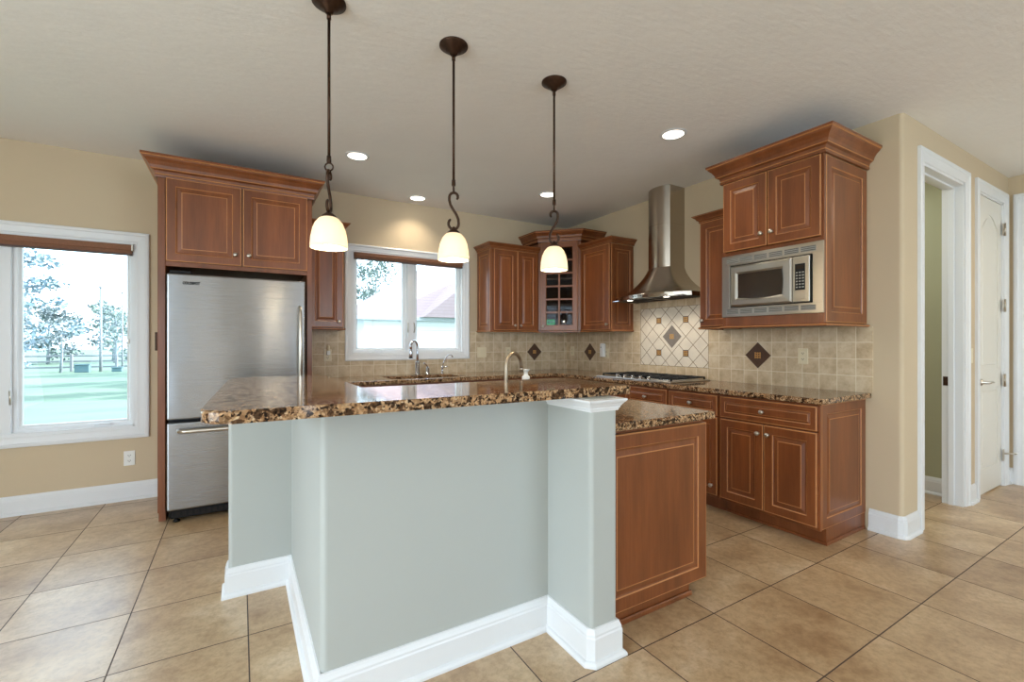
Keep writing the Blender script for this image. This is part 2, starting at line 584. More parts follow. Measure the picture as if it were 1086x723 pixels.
    def lathe(self, prof, c, m, axis=V((0, 0, 1)), seg=24, smooth=True, cap=False):
        i = self.mi(m)
        axis = V(axis).normalized()
        up = V((0, 0, 1)) if abs(axis.z) < .9 else V((1, 0, 0))
        s = axis.cross(up).normalized(); u = axis.cross(s)
        c = V(c)
        rings = []
        for r, h in prof:
            if r < 1e-6:
                rings.append([self.bm.verts.new(c + axis * h)])
            else:
                rings.append([self.bm.verts.new(c + axis * h + (s * math.cos(2 * PI * j / seg) + u * math.sin(2 * PI * j / seg)) * r) for j in range(seg)])
        for A, B in zip(rings, rings[1:]):
            for j in range(seg):
                j2 = (j + 1) % seg
                if len(A) == 1 and len(B) == 1:
                    continue
                if len(A) == 1:
                    vs = [A[0], B[j], B[j2]]
                elif len(B) == 1:
                    vs = [A[j], A[j2], B[0]]
                else:
                    vs = [A[j], A[j2], B[j2], B[j]]
                f = self.bm.faces.new(vs); f.material_index = i; f.smooth = smooth
        if cap:
            for R in (rings[0], rings[-1]):
                if len(R) > 1:
                    f = self.bm.faces.new(R); f.material_index = i
        return self

    def sweep(self, path, prof, m, o=V((0, 0, 0)), a=V((1, 0, 0)), b=V((0, 1, 0)), n=V((0, 0, 1)), closed=False, capends=True):
        """profile (off, h): off to the RIGHT of the travel direction in the a-b plane, h along n; list entries may carry a material"""
        P = [V((p[0], p[1])) for p in path]
        k = len(P)
        rings = []
        for j in range(k):
            def rn(d):
                d = d.normalized(); return V((d.y, -d.x))
            if closed or 0 < j < k - 1:
                n1 = rn(P[j] - P[j - 1]); n2 = rn(P[(j + 1) % k] - P[j])
                mm = n1 + n2
                mm = mm / max(0.15, mm.dot(n1)) if mm.length > 1e-6 else n1
            elif j == 0:
                mm = rn(P[1] - P[0])
            else:
                mm = rn(P[-1] - P[-2])
            rings.append([self.bm.verts.new(o + a * (P[j].x + mm.x * q[0]) + b * (P[j].y + mm.y * q[0]) + n * q[1]) for q in prof])
        L = len(prof)
        for j in range(k if closed else k - 1):
            A, B = rings[j], rings[(j + 1) % k]
            for q in range(L):
                q2 = (q + 1) % L
                f = self.bm.faces.new([A[q], A[q2], B[q2], B[q]])
                f.material_index = self.mi(prof[q][2] if len(prof[q]) > 2 else m)
        if not closed and capends:
            for R in (rings[0], rings[-1]):
                f = self.bm.faces.new(R); f.material_index = self.mi(m)
        return self

    def panel(self, o, u, v, n, w, h, t=0.02, fw=0.055, m='wood', g='glaze', field=True, arch=0.0):
        """a raised-panel front: o lower-left corner of the back face, u across, v up, n outward"""
        o, u, v, n = V(o), V(u).normalized(), V(v).normalized(), V(n).normalized()
        fw = min(fw, w * .24, h * .27)
        e = min(1.0, (min(w, h) - 2 * fw) / 0.16)
        R = [(0, -t, m), (0, -0.003, m), (0.003, -0.0008, g), (0.0065, 0, g), (fw, 0, m), (fw + .004, -.004, g), (fw + .009 * e, -.007, m),
             (fw + .014 * e, -.007, m), (fw + .034 * e, -.002, m), (fw + .0385 * e, -.0012, g)]
        rings = []
        for ins, d, mm in R:
            rings.append([self.bm.verts.new(o + u * a + v * b + n * (t + d)) for a, b in
                          ((ins, ins), (w - ins, ins), (w - ins, h - ins), (ins, h - ins))])
        for A, B, r in zip(rings, rings[1:], R[1:]):
            for j in range(4):
                f = self.bm.faces.new([A[j], A[(j + 1) % 4], B[(j + 1) % 4], B[j]])
                f.material_index = self.mi(r[2])
        f = self.bm.faces.new(rings[-1]); f.material_index = self.mi(m)
        f = self.bm.faces.new(rings[0][::-1]); f.material_index = self.mi(m)
        return self

    def link(self, name, parent=None, origin=V((0, 0, 0)), recalc=True):
        if recalc:
            bmesh.ops.recalc_face_normals(self.bm, faces=self.bm.faces[:])
        me = bpy.data.meshes.new(name)
        for v in self.bm.verts:
            v.co -= origin
        self.bm.to_mesh(me); self.bm.free()
        for k in self.mats:
            me.materials.append(M[k])
        ob = bpy.data.objects.new(name, me)
        COL.objects.link(ob)
        if parent is not None:
            ob.parent = parent
        else:
            ob.location = origin
        return ob


def root_origin(p):
    while p.parent is not None:
        p = p.parent
    return p.location.copy()


def thing(name, label, cat, loc, group=None):
    o = bpy.data.objects.new(name, None)
    o.empty_display_size = 0.05
    COL.objects.link(o)
    o.location = loc
    o['label'] = label; o['category'] = cat
    if group:
        o['group'] = group
    return o


def part(mb, name, parent, label=None):
    ob = mb.link(name, parent, root_origin(parent))
    if label:
        ob['label'] = label
    return ob


def single(mb, name, label, cat, origin=(0, 0, 0), group=None):
    ob = mb.link(name, None, V(origin))
    ob['label'] = label; ob['category'] = cat
    if group:
        ob['group'] = group
    return ob


def struct(mb, name, label=None):
    ob = mb.link(name)
    ob['kind'] = 'structure'
    if label:
        ob['label'] = label
    return ob


def struct_empty(name, label, loc):
    o = bpy.data.objects.new(name, None)
    o.empty_display_size = 0.05
    COL.objects.link(o); o.location = loc
    o['kind'] = 'structure'; o['label'] = label
    return o


X_, Y_, Z_ = V((1, 0, 0)), V((0, 1, 0)), V((0, 0, 1))
H = 2.715            # ceiling height
YE = -3.466          # hall wall face

# ------------------------------------------------------------------ room shell
struct(MB().box(-6.8, 3.6, -9.0, 0.15, -0.1, 0.0, 'floor'), 'floor', 'beige square ceramic floor tiles with dark grout')
struct(MB().box(-6.8, 3.6, -9.0, 0.15, H, H + 0.12, 'ceiling'), 'ceiling')
struct(MB().box(-6.95, 3.75, -9.3, 0.5, H + 0.13, H + 0.3, 'ceiling'), 'ceiling_sun_block')  # unseen slab added over the ceiling to block the sun

W1 = (-5.84, -4.34, 0.58, 2.035)     # left window opening x0,x1,z0,z1
W2 = (-2.665, -1.47, 1.135, 2.15)    # sink window
mb = MB()
T0, T1 = 0.0, 0.15
for (x0, x1, z0, z1) in ((-6.8, W1[0], 0, H), (W1[0], W1[1], 0, W1[2]), (W1[0], W1[1], W1[3], H), (W1[1], W2[0], 0, H),
                         (W2[0], W2[1], 0, W2[2]), (W2[0], W2[1], W2[3], H), (W2[1], 0.116, 0, H)):
    mb.box(x0, x1, T0, T1, z0, z1, 'wall')
struct(mb, 'wall_back')
# right kitchen wall turning the rounded corner into the hall
rc = 0.025
pts = [(0, 0), (0, YE + rc)] + [(rc - rc * math.cos(k * PI / 12), YE + rc - rc * math.sin(k * PI / 12)) for k in range(1, 6)] + \
      [(rc, YE), (0.322, YE), (0.322, YE + 0.116), (0.116, YE + 0.116), (0.116, 0)]
struct(MB().prism(pts, 0, H, 'wall'), 'wall_right')
mb = MB()
O1 = (0.322, 1.10, 2.455)
D1 = (1.45, 2.098, 2.46)
for (x0, x1, z0, z1) in ((O1[0], O1[1], O1[2], H), (O1[1], D1[0], 0, H), (D1[0], D1[1], D1[2], H), (D1[1], 2.25, 0, H)):
    mb.box(x0, x1, YE, YE + 0.116, z0, z1, 'wall')
struct(mb, 'wall_hall')
D2 = (-4.45, -3.59, 2.46)
mb = MB()
for (y0, y1, z0, z1) in ((-9, D2[0], 0, H), (D2[0], D2[1], D2[2], H), (D2[1], YE + 0.116, 0, H)):
    mb.box(2.25, 2.366, y0, y1, z0, z1, 'wall')
struct(mb, 'wall_hall_end')
struct(MB().box(2.45, 2.5, -9, YE, 0, H, 'wall'), 'wall_beyond_hall')
# utility room behind the doorway
struct(MB().box(1.285, 1.40, YE + 0.117, -0.0, 0, H, 'green_wall').box(0.117, 1.285, -1.0, -0.9, 0, H, 'green_wall'), 'wall_utility')
struct(MB().box(1.41, 2.36, YE + 0.5, YE + 0.6, 0, H, 'green_wall'), 'wall_pantry')
# left wall with glazed doors and rear wall with windows (behind the camera)
LW = (-5.8, -2.8, 0.1, 2.35)
mb = MB()
for (y0, y1, z0, z1) in ((-9, LW[0], 0, H), (LW[0], LW[1], 0, LW[2]), (LW[0], LW[1], LW[3], H), (LW[1], 0, 0, H)):
    mb.box(-6.75, -6.6, y0, y1, z0, z1, 'wall')
struct(mb, 'wall_left')
RWS = ((-6.45, -5.05, .45, 2.4), (-4.29, -4.15, .2, 2.4), (-3.08, -2.92, .2, 2.4), (-2.1, .7, .45, 2.4))
mb = MB()
xa = -6.6
for (x0, x1, z0, z1) in RWS:
    mb.box(xa, x0, -9.0, -8.88, 0, H, 'wall').box(x0, x1, -9.0, -8.88, 0, z0, 'wall').box(x0, x1, -9.0, -8.88, z1, H, 'wall')
    xa = x1
mb.box(xa, 2.4, -9.0, -8.88, 0, H, 'wall')
struct(mb, 'wall_rear')
# frames of the unseen glazing
def frame_bars(mb, x0, x1, z0, z1, nm, plane, w=0.06, t=0.05):
    step = (x1 - x0) / nm
    def bx(a0, a1, b0, b1):
        if plane[0] == 'x':
            mb.box(plane[1] - t / 2, plane[1] + t / 2, a0, a1, b0, b1, 'trim', .004)
        else:
            mb.box(a0, a1, plane[1] - t / 2, plane[1] + t / 2, b0, b1, 'trim', .004)
    for k in range(nm + 1):
        c = x0 + k * step
        bx(max(x0, c - w / 2), min(x1, c + w / 2), z0, z1)
    bx(x0, x1, z0, z0 + w); bx(x0, x1, z1 - w, z1)
    return mb
struct(frame_bars(MB(), LW[0], LW[1], LW[2], LW[3], 3, ('x', -6.66), 0.09), 'window_3')
for k, (w_, n_) in enumerate(zip(RWS, (2, 1, 1, 3))):
    struct(frame_bars(MB(), w_[0], w_[1], w_[2], w_[3], n_, ('y', -8.94), 0.07 if n_ > 1 else .02), 'window_%d' % (4 + k))

# baseboards -------------------------------------------------------
BB = [(0, 0), (0.030, 0), (0.030, 0.010), (0.024, 0.019), (0.016, 0.022), (0.016, 0.104), (0.013, 0.110), (0.013, 0.118), (0.009, 0.128), (0.006, 0.138), (0, 0.140)]
struct(MB().sweep([(-6.6, 0), (-4.117, 0)], BB, 'trim'), 'baseboard_back')
struct(MB().sweep([(0.0, -3.285), (0, YE + rc), (rc * .3, YE + rc * .3), (rc, YE), (0.222, YE)], BB, 'trim'), 'baseboard_right')
struct(MB().sweep([(1.20, YE), (1.352, YE)], BB, 'trim'), 'baseboard_hall')
struct(MB().sweep([(2.19, YE), (2.25, YE), (2.25, -3.50)], BB, 'trim'), 'baseboard_hall_corner')
struct(MB().sweep([(1.285, -1.0), (1.285, YE + 0.116)], BB, 'trim'), 'baseboard_utility')

# door casings ------------------------------------------------------
CAS = [(0, 0), (0, 0.018), (-0.012, 0.022), (-0.028, 0.022), (-0.034, 0.017), (-0.07, 0.013), (-0.083, 0.012), (-0.09, 0.009), (-0.09, 0)]


def casing(x0, x1, top, o, a, n, mb):
    """mitred door casing: outer edges at x0/x1/top"""
    return mb.sweep([(x0, 0), (x0, top), (x1, top), (x1, 0)], [(-q[0], q[1]) for q in CAS], 'trim', o=o, a=a, b=Z_, n=n)


struct(casing(0.226, 1.20, 2.55, V((0, YE, 0)), X_, -Y_, MB()), 'trim_1', 'white moulded casing of the open doorway')
mb = MB()
mb.box(O1[0] - .006, O1[0] + 0.014, YE - .004, YE + 0.12, 0, O1[2], 'trim').box(O1[1] - 0.014, O1[1] + .006, YE - .004, YE + 0.12, 0, O1[2], 'trim')
mb.box(O1[0], O1[1], YE - .004, YE + 0.12, O1[2] - 0.014, O1[2] + .006, 'trim')
mb.box(O1[1] - 0.028, O1[1] - 0.014, YE + .045, YE + 0.08, 0, O1[2] - .014, 'trim', .002).box(O1[0] + .014, O1[0] + .028, YE + .045, YE + .08, 0, O1[2] - .014, 'trim', .002)
mb.box(O1[0], O1[1], YE + .045, YE + 0.08, O1[2] - .028, O1[2] - .012, 'trim', .002)
jamb = struct(mb, 'trim_2', 'white door jamb with stops')
st = MB().box(O1[1] - 0.0175, O1[1] - 0.0125, YE + .083, YE + .112, 0.915, 0.985, 'bronze', .001).link('strike_plate', jamb)
st['label'] = 'dark metal strike plate'
struct(casing(1.362, 2.186, 2.55, V((0, YE, 0)), X_, -Y_, MB()), 'trim_3', 'white moulded casing of the closed door')
mb = MB()
mb.box(1.446, 1.464, YE - .002, YE + .10, 0, 2.46, 'trim').box(2.084, 2.102, YE - .002, YE + .10, 0, 2.46, 'trim').box(1.446, 2.102, YE - .002, YE + .10, 2.446, 2.464, 'trim')
struct(mb, 'trim_4')
struct(casing(-4.54, -3.50, 2.55, V((2.25, 0, 0)), Y_, -X_, MB()), 'trim_5', 'white casing at the right edge of the hall')


def white_door(name, label, o, u, n, w, h):
    d = struct_empty(name, label, o)
    o = V(o)
    mb = MB()
    st = 0.095; zr = [0.0, 0.20, 0.86, 1.02, h - 0.13, h]   # rails
    mb.prism([(0, 0), (w, 0), (w, h), (0, h)], -0.035, -0.006, 'door_white', 0, o=o, a=u, b=Z_, n=n)
    for a0, a1, b0, b1 in ((0, st, 0, h), (w - st, w, 0, h), (st, w - st, zr[0], zr[1]), (st, w - st, zr[2], zr[3])):
        mb.prism([(a0, b0), (a1, b0), (a1, b1), (a0, b1)], -0.006, 0, 'door_white', 0, o=o, a=u, b=Z_, n=n)
    # arched top rail
    ar = []
    for k in range(13):
        t = k / 12
        ar.append((st + (w - 2 * st) * t, zr[4] - 0.11 + 0.11 * math.sin(PI * t)))
    mb.prism([(st, h)] + ar + [(w - st, h)], -0.006, 0, 'door_white', 0, o=o, a=u, b=Z_, n=n)
    def field(bot, top, arch):
        i0 = 0.022
        P = [(st + i0, bot + i0), (w - st - i0, bot + i0)]
        if arch:
            for k in range(13):
                t = 1 - k / 12
                P.append((st + i0 + (w - 2 * st - 2 * i0) * t, top - 0.11 - i0 + 0.11 * math.sin(PI * t)))
        else:
            P += [(w - st - i0, top - i0), (st + i0, top - i0)]
        mb.prism(P, -0.02, -0.001, 'door_white', 0.012, 1, o=o, a=u, b=Z_, n=n)
    field(zr[1], zr[2], False); field(zr[3], zr[4], True)
    part(mb, 'door_panel', d)
    return d


pd = white_door('door_1', 'closed white two panel door with arched upper panel', (1.466, YE + .008, 0.012), X_, -Y_, 0.616, 2.432)
for hz in (2.23, 1.57, 0.921):
    mb = MB().box(2.058, 2.096, YE - .012, YE - .004, hz - .05, hz + .05, 'nickel', .001)
    mb.tube([(2.084, YE - .016, hz - .055), (2.084, YE - .016, hz + .055)], 0.007, 'nickel', 10)
    part(mb, 'hinge', pd, 'satin metal hinge')
mb = MB().lathe([(0, 0), (.028, 0), (.028, .006), (.014, .012), (.011, .05), (0, .05)], (1.512, YE - .0, 0.927), 'nickel', -Y_, 20)
mb.tube([(1.512, YE - .046, .927), (1.54, YE - .052, .929), (1.58, YE - .052, .933), (1.625, YE - .048, .924)], [.009, .009, .008, .006], 'nickel', 10)
part(mb, 'lever_handle', pd, 'satin metal lever handle')
mb = MB().box(2.062, 2.088, YE - .012, YE - .004, .22, .32, 'nickel', .001)
mb.tube([(2.075, YE - .012, .285), (2.088, YE - .06, .29), (2.12, YE - .075, .288)], .006, 'nickel', 8)
mb.lathe([(0, 0), (.011, 0), (.011, .014), (0, .014)], (2.118, YE - .074, .288), 'white_plastic', X_, 12)
part(mb, 'door_stop', pd, 'hinge pin door stop near the floor')
white_door('door_2', 'white panel door seen at the right edge', (2.262, -4.44, 0.012), Y_, -X_, 0.84, 2.43)

# ------------------------------------------------------------------ windows
CASW = [(0, 0), (0, 0.020), (0.010, 0.024), (0.022, 0.024), (0.028, 0.018), (0.06, 0.014), (0.072, 0.014), (0.078, 0.010), (0.09, 0.008), (0.09, 0)]


def window(name, label, op, cas, nmull_w, sash_w):
    x0, x1, z0, z1 = op
    ox0, ox1, oz0, oz1 = cas
    wnd = struct_empty(name, label, ((x0 + x1) / 2, 0, z0))
    f = (ox1 - x1) / 0.09
    prof = [(q[0] * f, q[1]) for q in CASW]
    mb = MB().sweep([(ox0, oz0), (ox0, oz1), (ox1, oz1), (ox1, oz0)], prof, 'trim', a=X_, b=Z_, n=-Y_, closed=True)
    part(mb, 'casing', wnd)
    # jamb lining and centre mullion
    mb = MB()
    t = 0.012
    for a in ((x0 - .002, x0 + t, z0, z1), (x1 - t, x1 + .002, z0, z1), (x0, x1, z0 - .002, z0 + t), (x0, x1, z1 - t, z1 + .002)):
        mb.box(a[0], a[1], -0.004, 0.14, a[2], a[3], 'trim')
    xm = (x0 + x1) / 2
    mb.box(xm - nmull_w / 2, xm + nmull_w / 2, 0.012, 0.12, z0, z1, 'trim', .004)
    part(mb, 'window_frame', wnd)
    for (a0, a1, side) in ((x0 + t, xm - nmull_w / 2, -1), (xm + nmull_w / 2, x1 - t, 1)):
        mb = MB()
        s = sash_w
        P = [(a0, z0 + t), (a0, z1 - t), (a1, z1 - t), (a1, z0 + t)]
        pr = [(0, 0), (0, 0.045), (s * .55, 0.045), (s * .7, .036), (s, .028), (s, 0)]
        mb.sweep(P, pr, 'trim', o=V((0, 0.085, 0)), a=X_, b=Z_, n=-Y_, closed=True)
        sash = part(mb, 'sash', wnd)
        g = MB().box(a0 + s * .8, a1 - s * .8, 0.066, 0.070, z0 + t + s * .8, z1 - t - s * .8, 'glass')
        part(g, 'window_pane', sash)
        # folding crank at the bottom rail
        xc = a0 + (a1 - a0) * (0.56 if side > 0 else 0.44) if name == 'window_2' else a0 + (a1 - a0) * .72
        c = MB()
        c.prism([(-.055, 0), (.055, 0), (.045, .018), (-.045, .018)], 0.0, 0.02, 'trim', .003, 1, a=X_, b=Z_, n=-Y_, o=V((xc, .045, z0 + t)))
        c.tube([(xc - .04, .022, z0 + t + .016), (xc - .01, .012, z0 + t + .024), (xc + .035, .012, z0 + t + .022), (xc + .05, .016, z0 + t + .014)], .006, 'trim', 8)
        part(c, 'crank_handle', sash)
        # casement lock on the stile at the mullion
        xl = a1 + .002 if side < 0 else a0 - .002
        k = MB()
        zc = z0 + 0.27
        k.box(xl - .008, xl + .008, .004, .014, zc - .06, zc + .06, 'trim', .003)
        k.tube([(xl, .002, zc - .05), (xl + .004 * side, -.012, zc), (xl, -.004, zc + .05)], .006, 'nickel', 8)
        part(k, 'casement_lock', sash, 'small metal casement lock')
    return wnd


window('window_1', 'white double casement window overlooking the lawn', W1, (-5.932, -4.249, 0.490, 2.123), 0.10, 0.045)
window('window_2', 'white double casement window above the sink', W2, (-2.738, -1.396, 1.066, 2.222), 0.07, 0.045)


def blind(label, x0, x1, zt, zb, cord):
    r = thing('window_shade', label, 'window shade', ((x0 + x1) / 2, -.02, zt), 'raised brown shades at the window heads')
    mb = MB().box(x0, x1, -.035, .02, zt - (zt - zb) * .55, zt, 'blind', .003)
    part(mb, 'headrail', r)
    mb = MB()
    n = 6
    for k in range(n):
        a = zb + .012 + k * ((zt - zb) * .42 - .012) / n
        mb.box(x0 + .004, x1 - .004, -.024 - .004 * (k % 2), .012, a, a + .006, 'blind')
    part(mb, 'shade_stack', r)
    mb = MB().box(x0 + .002, x1 - .002, -.028, .014, zb, zb + .012, 'blind_rail', .002)
    part(mb, 'bottom_rail', r)
    mb = MB()
    for xx in (x1 - .004, x1 - .0):
        mb.box(xx - .001, xx + .004, -.037, .02, zt - (zt - zb) * .57, zt + .001, 'nickel')
    part(mb, 'end_cap', r)
    if cord:
        mb = MB().tube([(cord, -.03, zb), (cord + .004, -.03, zb - .5), (cord, -.03, zb - .66)], .0022, 'white_plastic', 6)
        mb.lathe([(0, 0), (.007, .004), (.008, .03), (.003, .04), (0, .04)], (cord, -.03, zb - .70), 'white_plastic', Z_, 10)
        part(mb, 'pull_cord', r, 'white pull cord with tassel')
    return r


blind('brown shade raised at the head of the left lawn window', W1[0] + .012, W1[1] - .012, 2.022, 1.940, -4.372)
blind('brown shade raised at the head of the sink window', W2[0] + .012, W2[1] - .012, 2.142, 2.076, None)

# ------------------------------------------------------------------ cabinetry
CR = lambda p, h: [(0, 0), (p * .16, 0), (p * .20, h * .10), (p * .12, h * .14, 'glaze'), (p * .16, h * .18), (p * .22, h * .30), (p * .40, h * .36, 'glaze'), (p * .44, h * .39), (p * .5, h * .52),
                   (p * .66, h * .68), (p * .86, h * .80), (p * .90, h * .86, 'glaze'), (p, h * .90), (p, h), (0, h)]


def knob(parent, c, n):
    mb = MB().lathe([(0, 0), (.009, 0), (.007, .004), (.005, .010), (.008, .015), (.0145, .020), (.0155, .025), (.012, .030), (0, .032)], c, 'nickel', n, 16)
    return part(mb, 'knob', parent, 'round satin nickel knob')


def front(parent, kind, y0, y1, z0, z1, plane, axis, kn=None, t=0.02):
    """a door or drawer front. axis 'x': faces -x at x=plane running in y; axis 'y': faces -y at y=plane running in x"""
    mb = MB()
    if axis == 'x':
        mb.panel((plane, y1, z0), -Y_, Z_, -X_, y1 - y0, z1 - z0, t, 0.055 if kind != 'drawer' else 0.035)
    elif axis == '+x':
        mb.panel((plane, y0, z0), Y_, Z_, X_, y1 - y0, z1 - z0, t, 0.055 if kind != 'drawer' else 0.035)
    else:
        mb.panel((y0, plane, z0), X_, Z_, -Y_, y1 - y0, z1 - z0, t, 0.055 if kind != 'drawer' else 0.035)
    d = part(mb, kind, parent)
    if kn:
        if axis == 'x':
            knob(d, (plane - t, kn[0], kn[1]), -X_)
        elif axis == 'y':
            knob(d, (kn[0], plane - t, kn[1]), -Y_)
    return d


# refrigerator surround -------------------------------------------------
fs = thing('refrigerator_cabinet', 'tall cherry surround with two door cabinet over the steel refrigerator', 'cabinet', (-3.62, -.35, 0))
for (x0, x1) in ((-4.110, -4.066), (-3.160, -3.122)):
    mb = MB()
    mb.prism([(0, 0.065), (-.70, .065), (-.70, 2.40), (0, 2.40)], 0, x1 - x0, 'wood', .002, 1, a=Y_, b=Z_, n=X_, o=V((x0, -.003, 0)))
    mb.box(x0 + .004, x1, -.685, -.003, 0, .07, 'wood')
    part(mb, 'side_panel', fs)
mb = MB().box(-4.066, -3.160, -.69, -.003, 1.80, 2.40, 'wood')
mb.box(-4.066, -3.160, -.703, -.69, 1.785, 1.825, 'wood', .002).box(-4.066, -3.160, -.703, -.69, 2.385, 2.41, 'wood', .002)
mb.box(-3.62, -3.588, -.703, -.69, 1.82, 2.39, 'wood', .002)
part(mb, 'cabinet_body', fs)
front(fs, 'door', -4.062, -3.610, 1.818, 2.398, -.703, 'y', (-3.648, 1.897))
front(fs, 'door', -3.600, -3.160, 1.818, 2.398, -.703, 'y', (-3.562, 1.897))
mb = MB().sweep([(-4.110, -.003), (-4.110, -.703), (-3.122, -.703), (-3.122, -.003)], CR(.085, .142), 'wood', o=V((0, 0, 2.395)))
part(mb, 'crown_moulding', fs)

# refrigerator ----------------------------------------------------------
fr = thing('refrigerator', 'stainless steel bottom freezer refrigerator in the cherry surround', 'refrigerator', (-3.615, -.4, 0))
FX0, FX1 = -4.050, -3.180
part(MB().box(FX0 + .004, FX1 - .004, -.735, -.05, .03, 1.70, 'black', .006), 'fridge_body', fr)
mb = MB().box(FX0, FX1, -.80, -.742, .716, 1.725, 'steel', .012, 3)
mb.box(FX0 + .01, FX1 - .01, -.744, -.733, .72, 1.72, 'black')
fd = part(mb, 'refrigerator_door', fr)
mb = MB().box(FX0, FX1, -.80, -.742, .092, .696, 'steel', .012, 3)
mb.box(FX0 + .01, FX1 - .01, -.744, -.733, .10, .69, 'black')
fz = part(mb, 'freezer_drawer', fr)
mb = MB().tube([(-3.222, -.796, 1.525), (-3.222, -.838, 1.512), (-3.222, -.852, 1.47), (-3.222, -.856, 1.2), (-3.222, -.852, .86), (-3.222, -.838, .82), (-3.222, -.796, .80)], [.012, .014, .0145, .015, .0145, .014, .012], 'nickel', 12)
part(mb, 'door_handle', fd, 'long vertical bar handle')
mb = MB().tube([(-3.985, -.796, .640), (-3.975, -.84, .640), (-3.94, -.852, .640), (-3.6, -.858, .640), (-3.29, -.852, .640), (-3.255, -.84, .640), (-3.245, -.796, .640)], [.012, .014, .0145, .015, .0145, .014, .012], 'nickel', 12)
part(mb, 'drawer_handle', fz, 'horizontal bar handle')
mb = MB().box(FX0 + .02, FX1 - .02, -.765, -.70, .028, .085, 'black', .004)
for k in range(22):
    xx = FX0 + .05 + k * .036
    mb.box(xx, xx + .02, -.769, -.764, .04, .07, 'dark')
part(mb, 'toe_grille', fr)
for xx in (FX0 + .05, FX1 - .05):
    for yy in (-.74, -.12):
        part(MB().lathe([(0, 0), (.02, 0), (.02, .012), (.012, .016), (.012, .04), (0, .04)], (xx, yy, 0), 'black', Z_, 12), 'foot', fr)
mb = MB().box(FX0 + .015, FX0 + .14, -.79, -.66, 1.727, 1.748, 'black', .004)
part(mb, 'hinge_cover', fr)


def text_mesh(body, size, depth):
    c = bpy.data.curves.new('lettering', 'FONT')
    c.body = body; c.size = size; c.extrude = depth; c.offset = .0018; c.align_x = 'LEFT'
    o = bpy.data.objects.new('lettering', c)
    COL.objects.link(o)
    dg = bpy.context.evaluated_depsgraph_get()
    me = bpy.data.meshes.new_from_object(o.evaluated_get(dg))
    COL.objects.unlink(o)
    bpy.data.objects.remove(o)
    return me


me = text_mesh('COLDSPOT', .024, .0012)
me.materials.clear(); me.materials.append(M['black'])
lg = bpy.data.objects.new('lettering', me)
COL.objects.link(lg)
lg.parent = fd
lg.location = V((-3.960, -.8012, 1.654)) - root_origin(fr)
lg.rotation_euler = (PI / 2, 0, 0)
lg.scale = (.80, 1, 1)
lg['label'] = 'small dark name lettering at upper left'


# wall cabinets --------------------------------------------------------
def light_rail(mb, path, z, p=.012):
    mb.sweep(path, [(0, 0), (p * .5, 0), (p, .006, 'glaze'), (p, .012), (p * .4, .018), (0, .018)], 'wood', o=V((0, 0, z)))


def wall_crown(parent, path, z, p=.05, h=.06):
    part(MB().sweep(path, CR(p, h), 'wood', o=V((0, 0, z))), 'crown_moulding', parent)


UB, UT = 1.372, 2.272
# narrow one left of the sink window
c1 = thing('wall_cabinet', 'narrow single door cherry wall cabinet between refrigerator and sink window', 'cabinet', (-2.96, -.17, UB))
mb = MB().box(-3.12, -2.805, -.325, -.003, UB, UT, 'wood', .002)
light_rail(mb, [(-3.12, -.325), (-2.805, -.325), (-2.805, -.003)], UB - .01)
part(mb, 'cabinet_body', c1)
front(c1, 'door', -3.108, -2.815, UB + .012, UT - .004, -.325, 'y', (-2.858, 1.437))
wall_crown(c1, [(-3.12, -.325), (-2.805, -.325), (-2.805, -.003)], UT)

# pair right of the window
c2 = thing('wall_cabinet', 'two door cherry wall cabinet with panelled end right of the sink window', 'cabinet', (-.98, -.17, UB))
AX0 = -1.290
mb = MB().box(AX0 + .012, -.668, -.325, -.003, UB, UT, 'wood', .002)
light_rail(mb, [(AX0, -.003), (AX0, -.325), (-.668, -.325)], UB - .01)
part(mb, 'cabinet_body', c2)
front(c2, 'door', -1.255, -.962, UB + .012, UT - .004, -.325, 'y', (-1.000, 1.437))
front(c2, 'door', -.956, -.690, UB + .012, UT - .004, -.325, 'y', (-.922, 1.437))
mb = MB().panel((AX0 + .013, -.006, UB + .004), -Y_, Z_, -X_, .315, UT - UB - .006, .016, .05)
part(mb, 'end_panel', c2)
wall_crown(c2, [(AX0, -.003), (AX0, -.327), (-.668, -.327)], UT)

# diagonal corner cabinet with glazed door
cc = thing('corner_wall_cabinet', 'taller diagonal corner wall cabinet with glazed grid door', 'cabinet', (-.25, -.25, UB))
CT = 2.405
q = [(-.662, -.003), (-.662, -.325), (-.325, -.672), (-.003, -.672), (-.003, -.003)]
mb = MB()
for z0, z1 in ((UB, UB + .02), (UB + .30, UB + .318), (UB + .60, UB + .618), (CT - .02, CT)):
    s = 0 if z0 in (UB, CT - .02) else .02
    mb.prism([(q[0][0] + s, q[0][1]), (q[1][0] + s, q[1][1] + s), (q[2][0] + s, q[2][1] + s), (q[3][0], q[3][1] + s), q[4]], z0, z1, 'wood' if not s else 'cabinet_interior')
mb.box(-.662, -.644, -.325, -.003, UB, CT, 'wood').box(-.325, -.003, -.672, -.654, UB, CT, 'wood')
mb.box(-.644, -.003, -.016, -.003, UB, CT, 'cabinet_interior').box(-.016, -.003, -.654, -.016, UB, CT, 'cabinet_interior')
du = V((.337, -.347, 0)); DL = du.length; du.normalize(); dn = V((-du.y * -1, 0, 0))
dn = V((du.y, -du.x, 0))     # outward: towards -x -y
if dn.x > 0:
    dn = -dn
d0 = V((-.662, -.325, 0))
for a0, a1, z0, z1 in ((0, .042, UB, CT), (DL - .042, DL, UB, CT), (.04, DL - .04, UB, UB + .02), (.04, DL - .04, CT - .035, CT)):
    mb.prism([(a0, z0), (a1, z0), (a1, z1), (a0, z1)], -.018, 0, 'wood', 0, a=du, b=Z_, n=dn, o=d0)
mb.prism([(-.006, -.01), (DL + .006, -.01), (DL + .006, .006), (-.006, .006)], -.01, .012, 'wood', .003, 1, a=du, b=Z_, n=dn, o=d0 + V((0, 0, UB)))
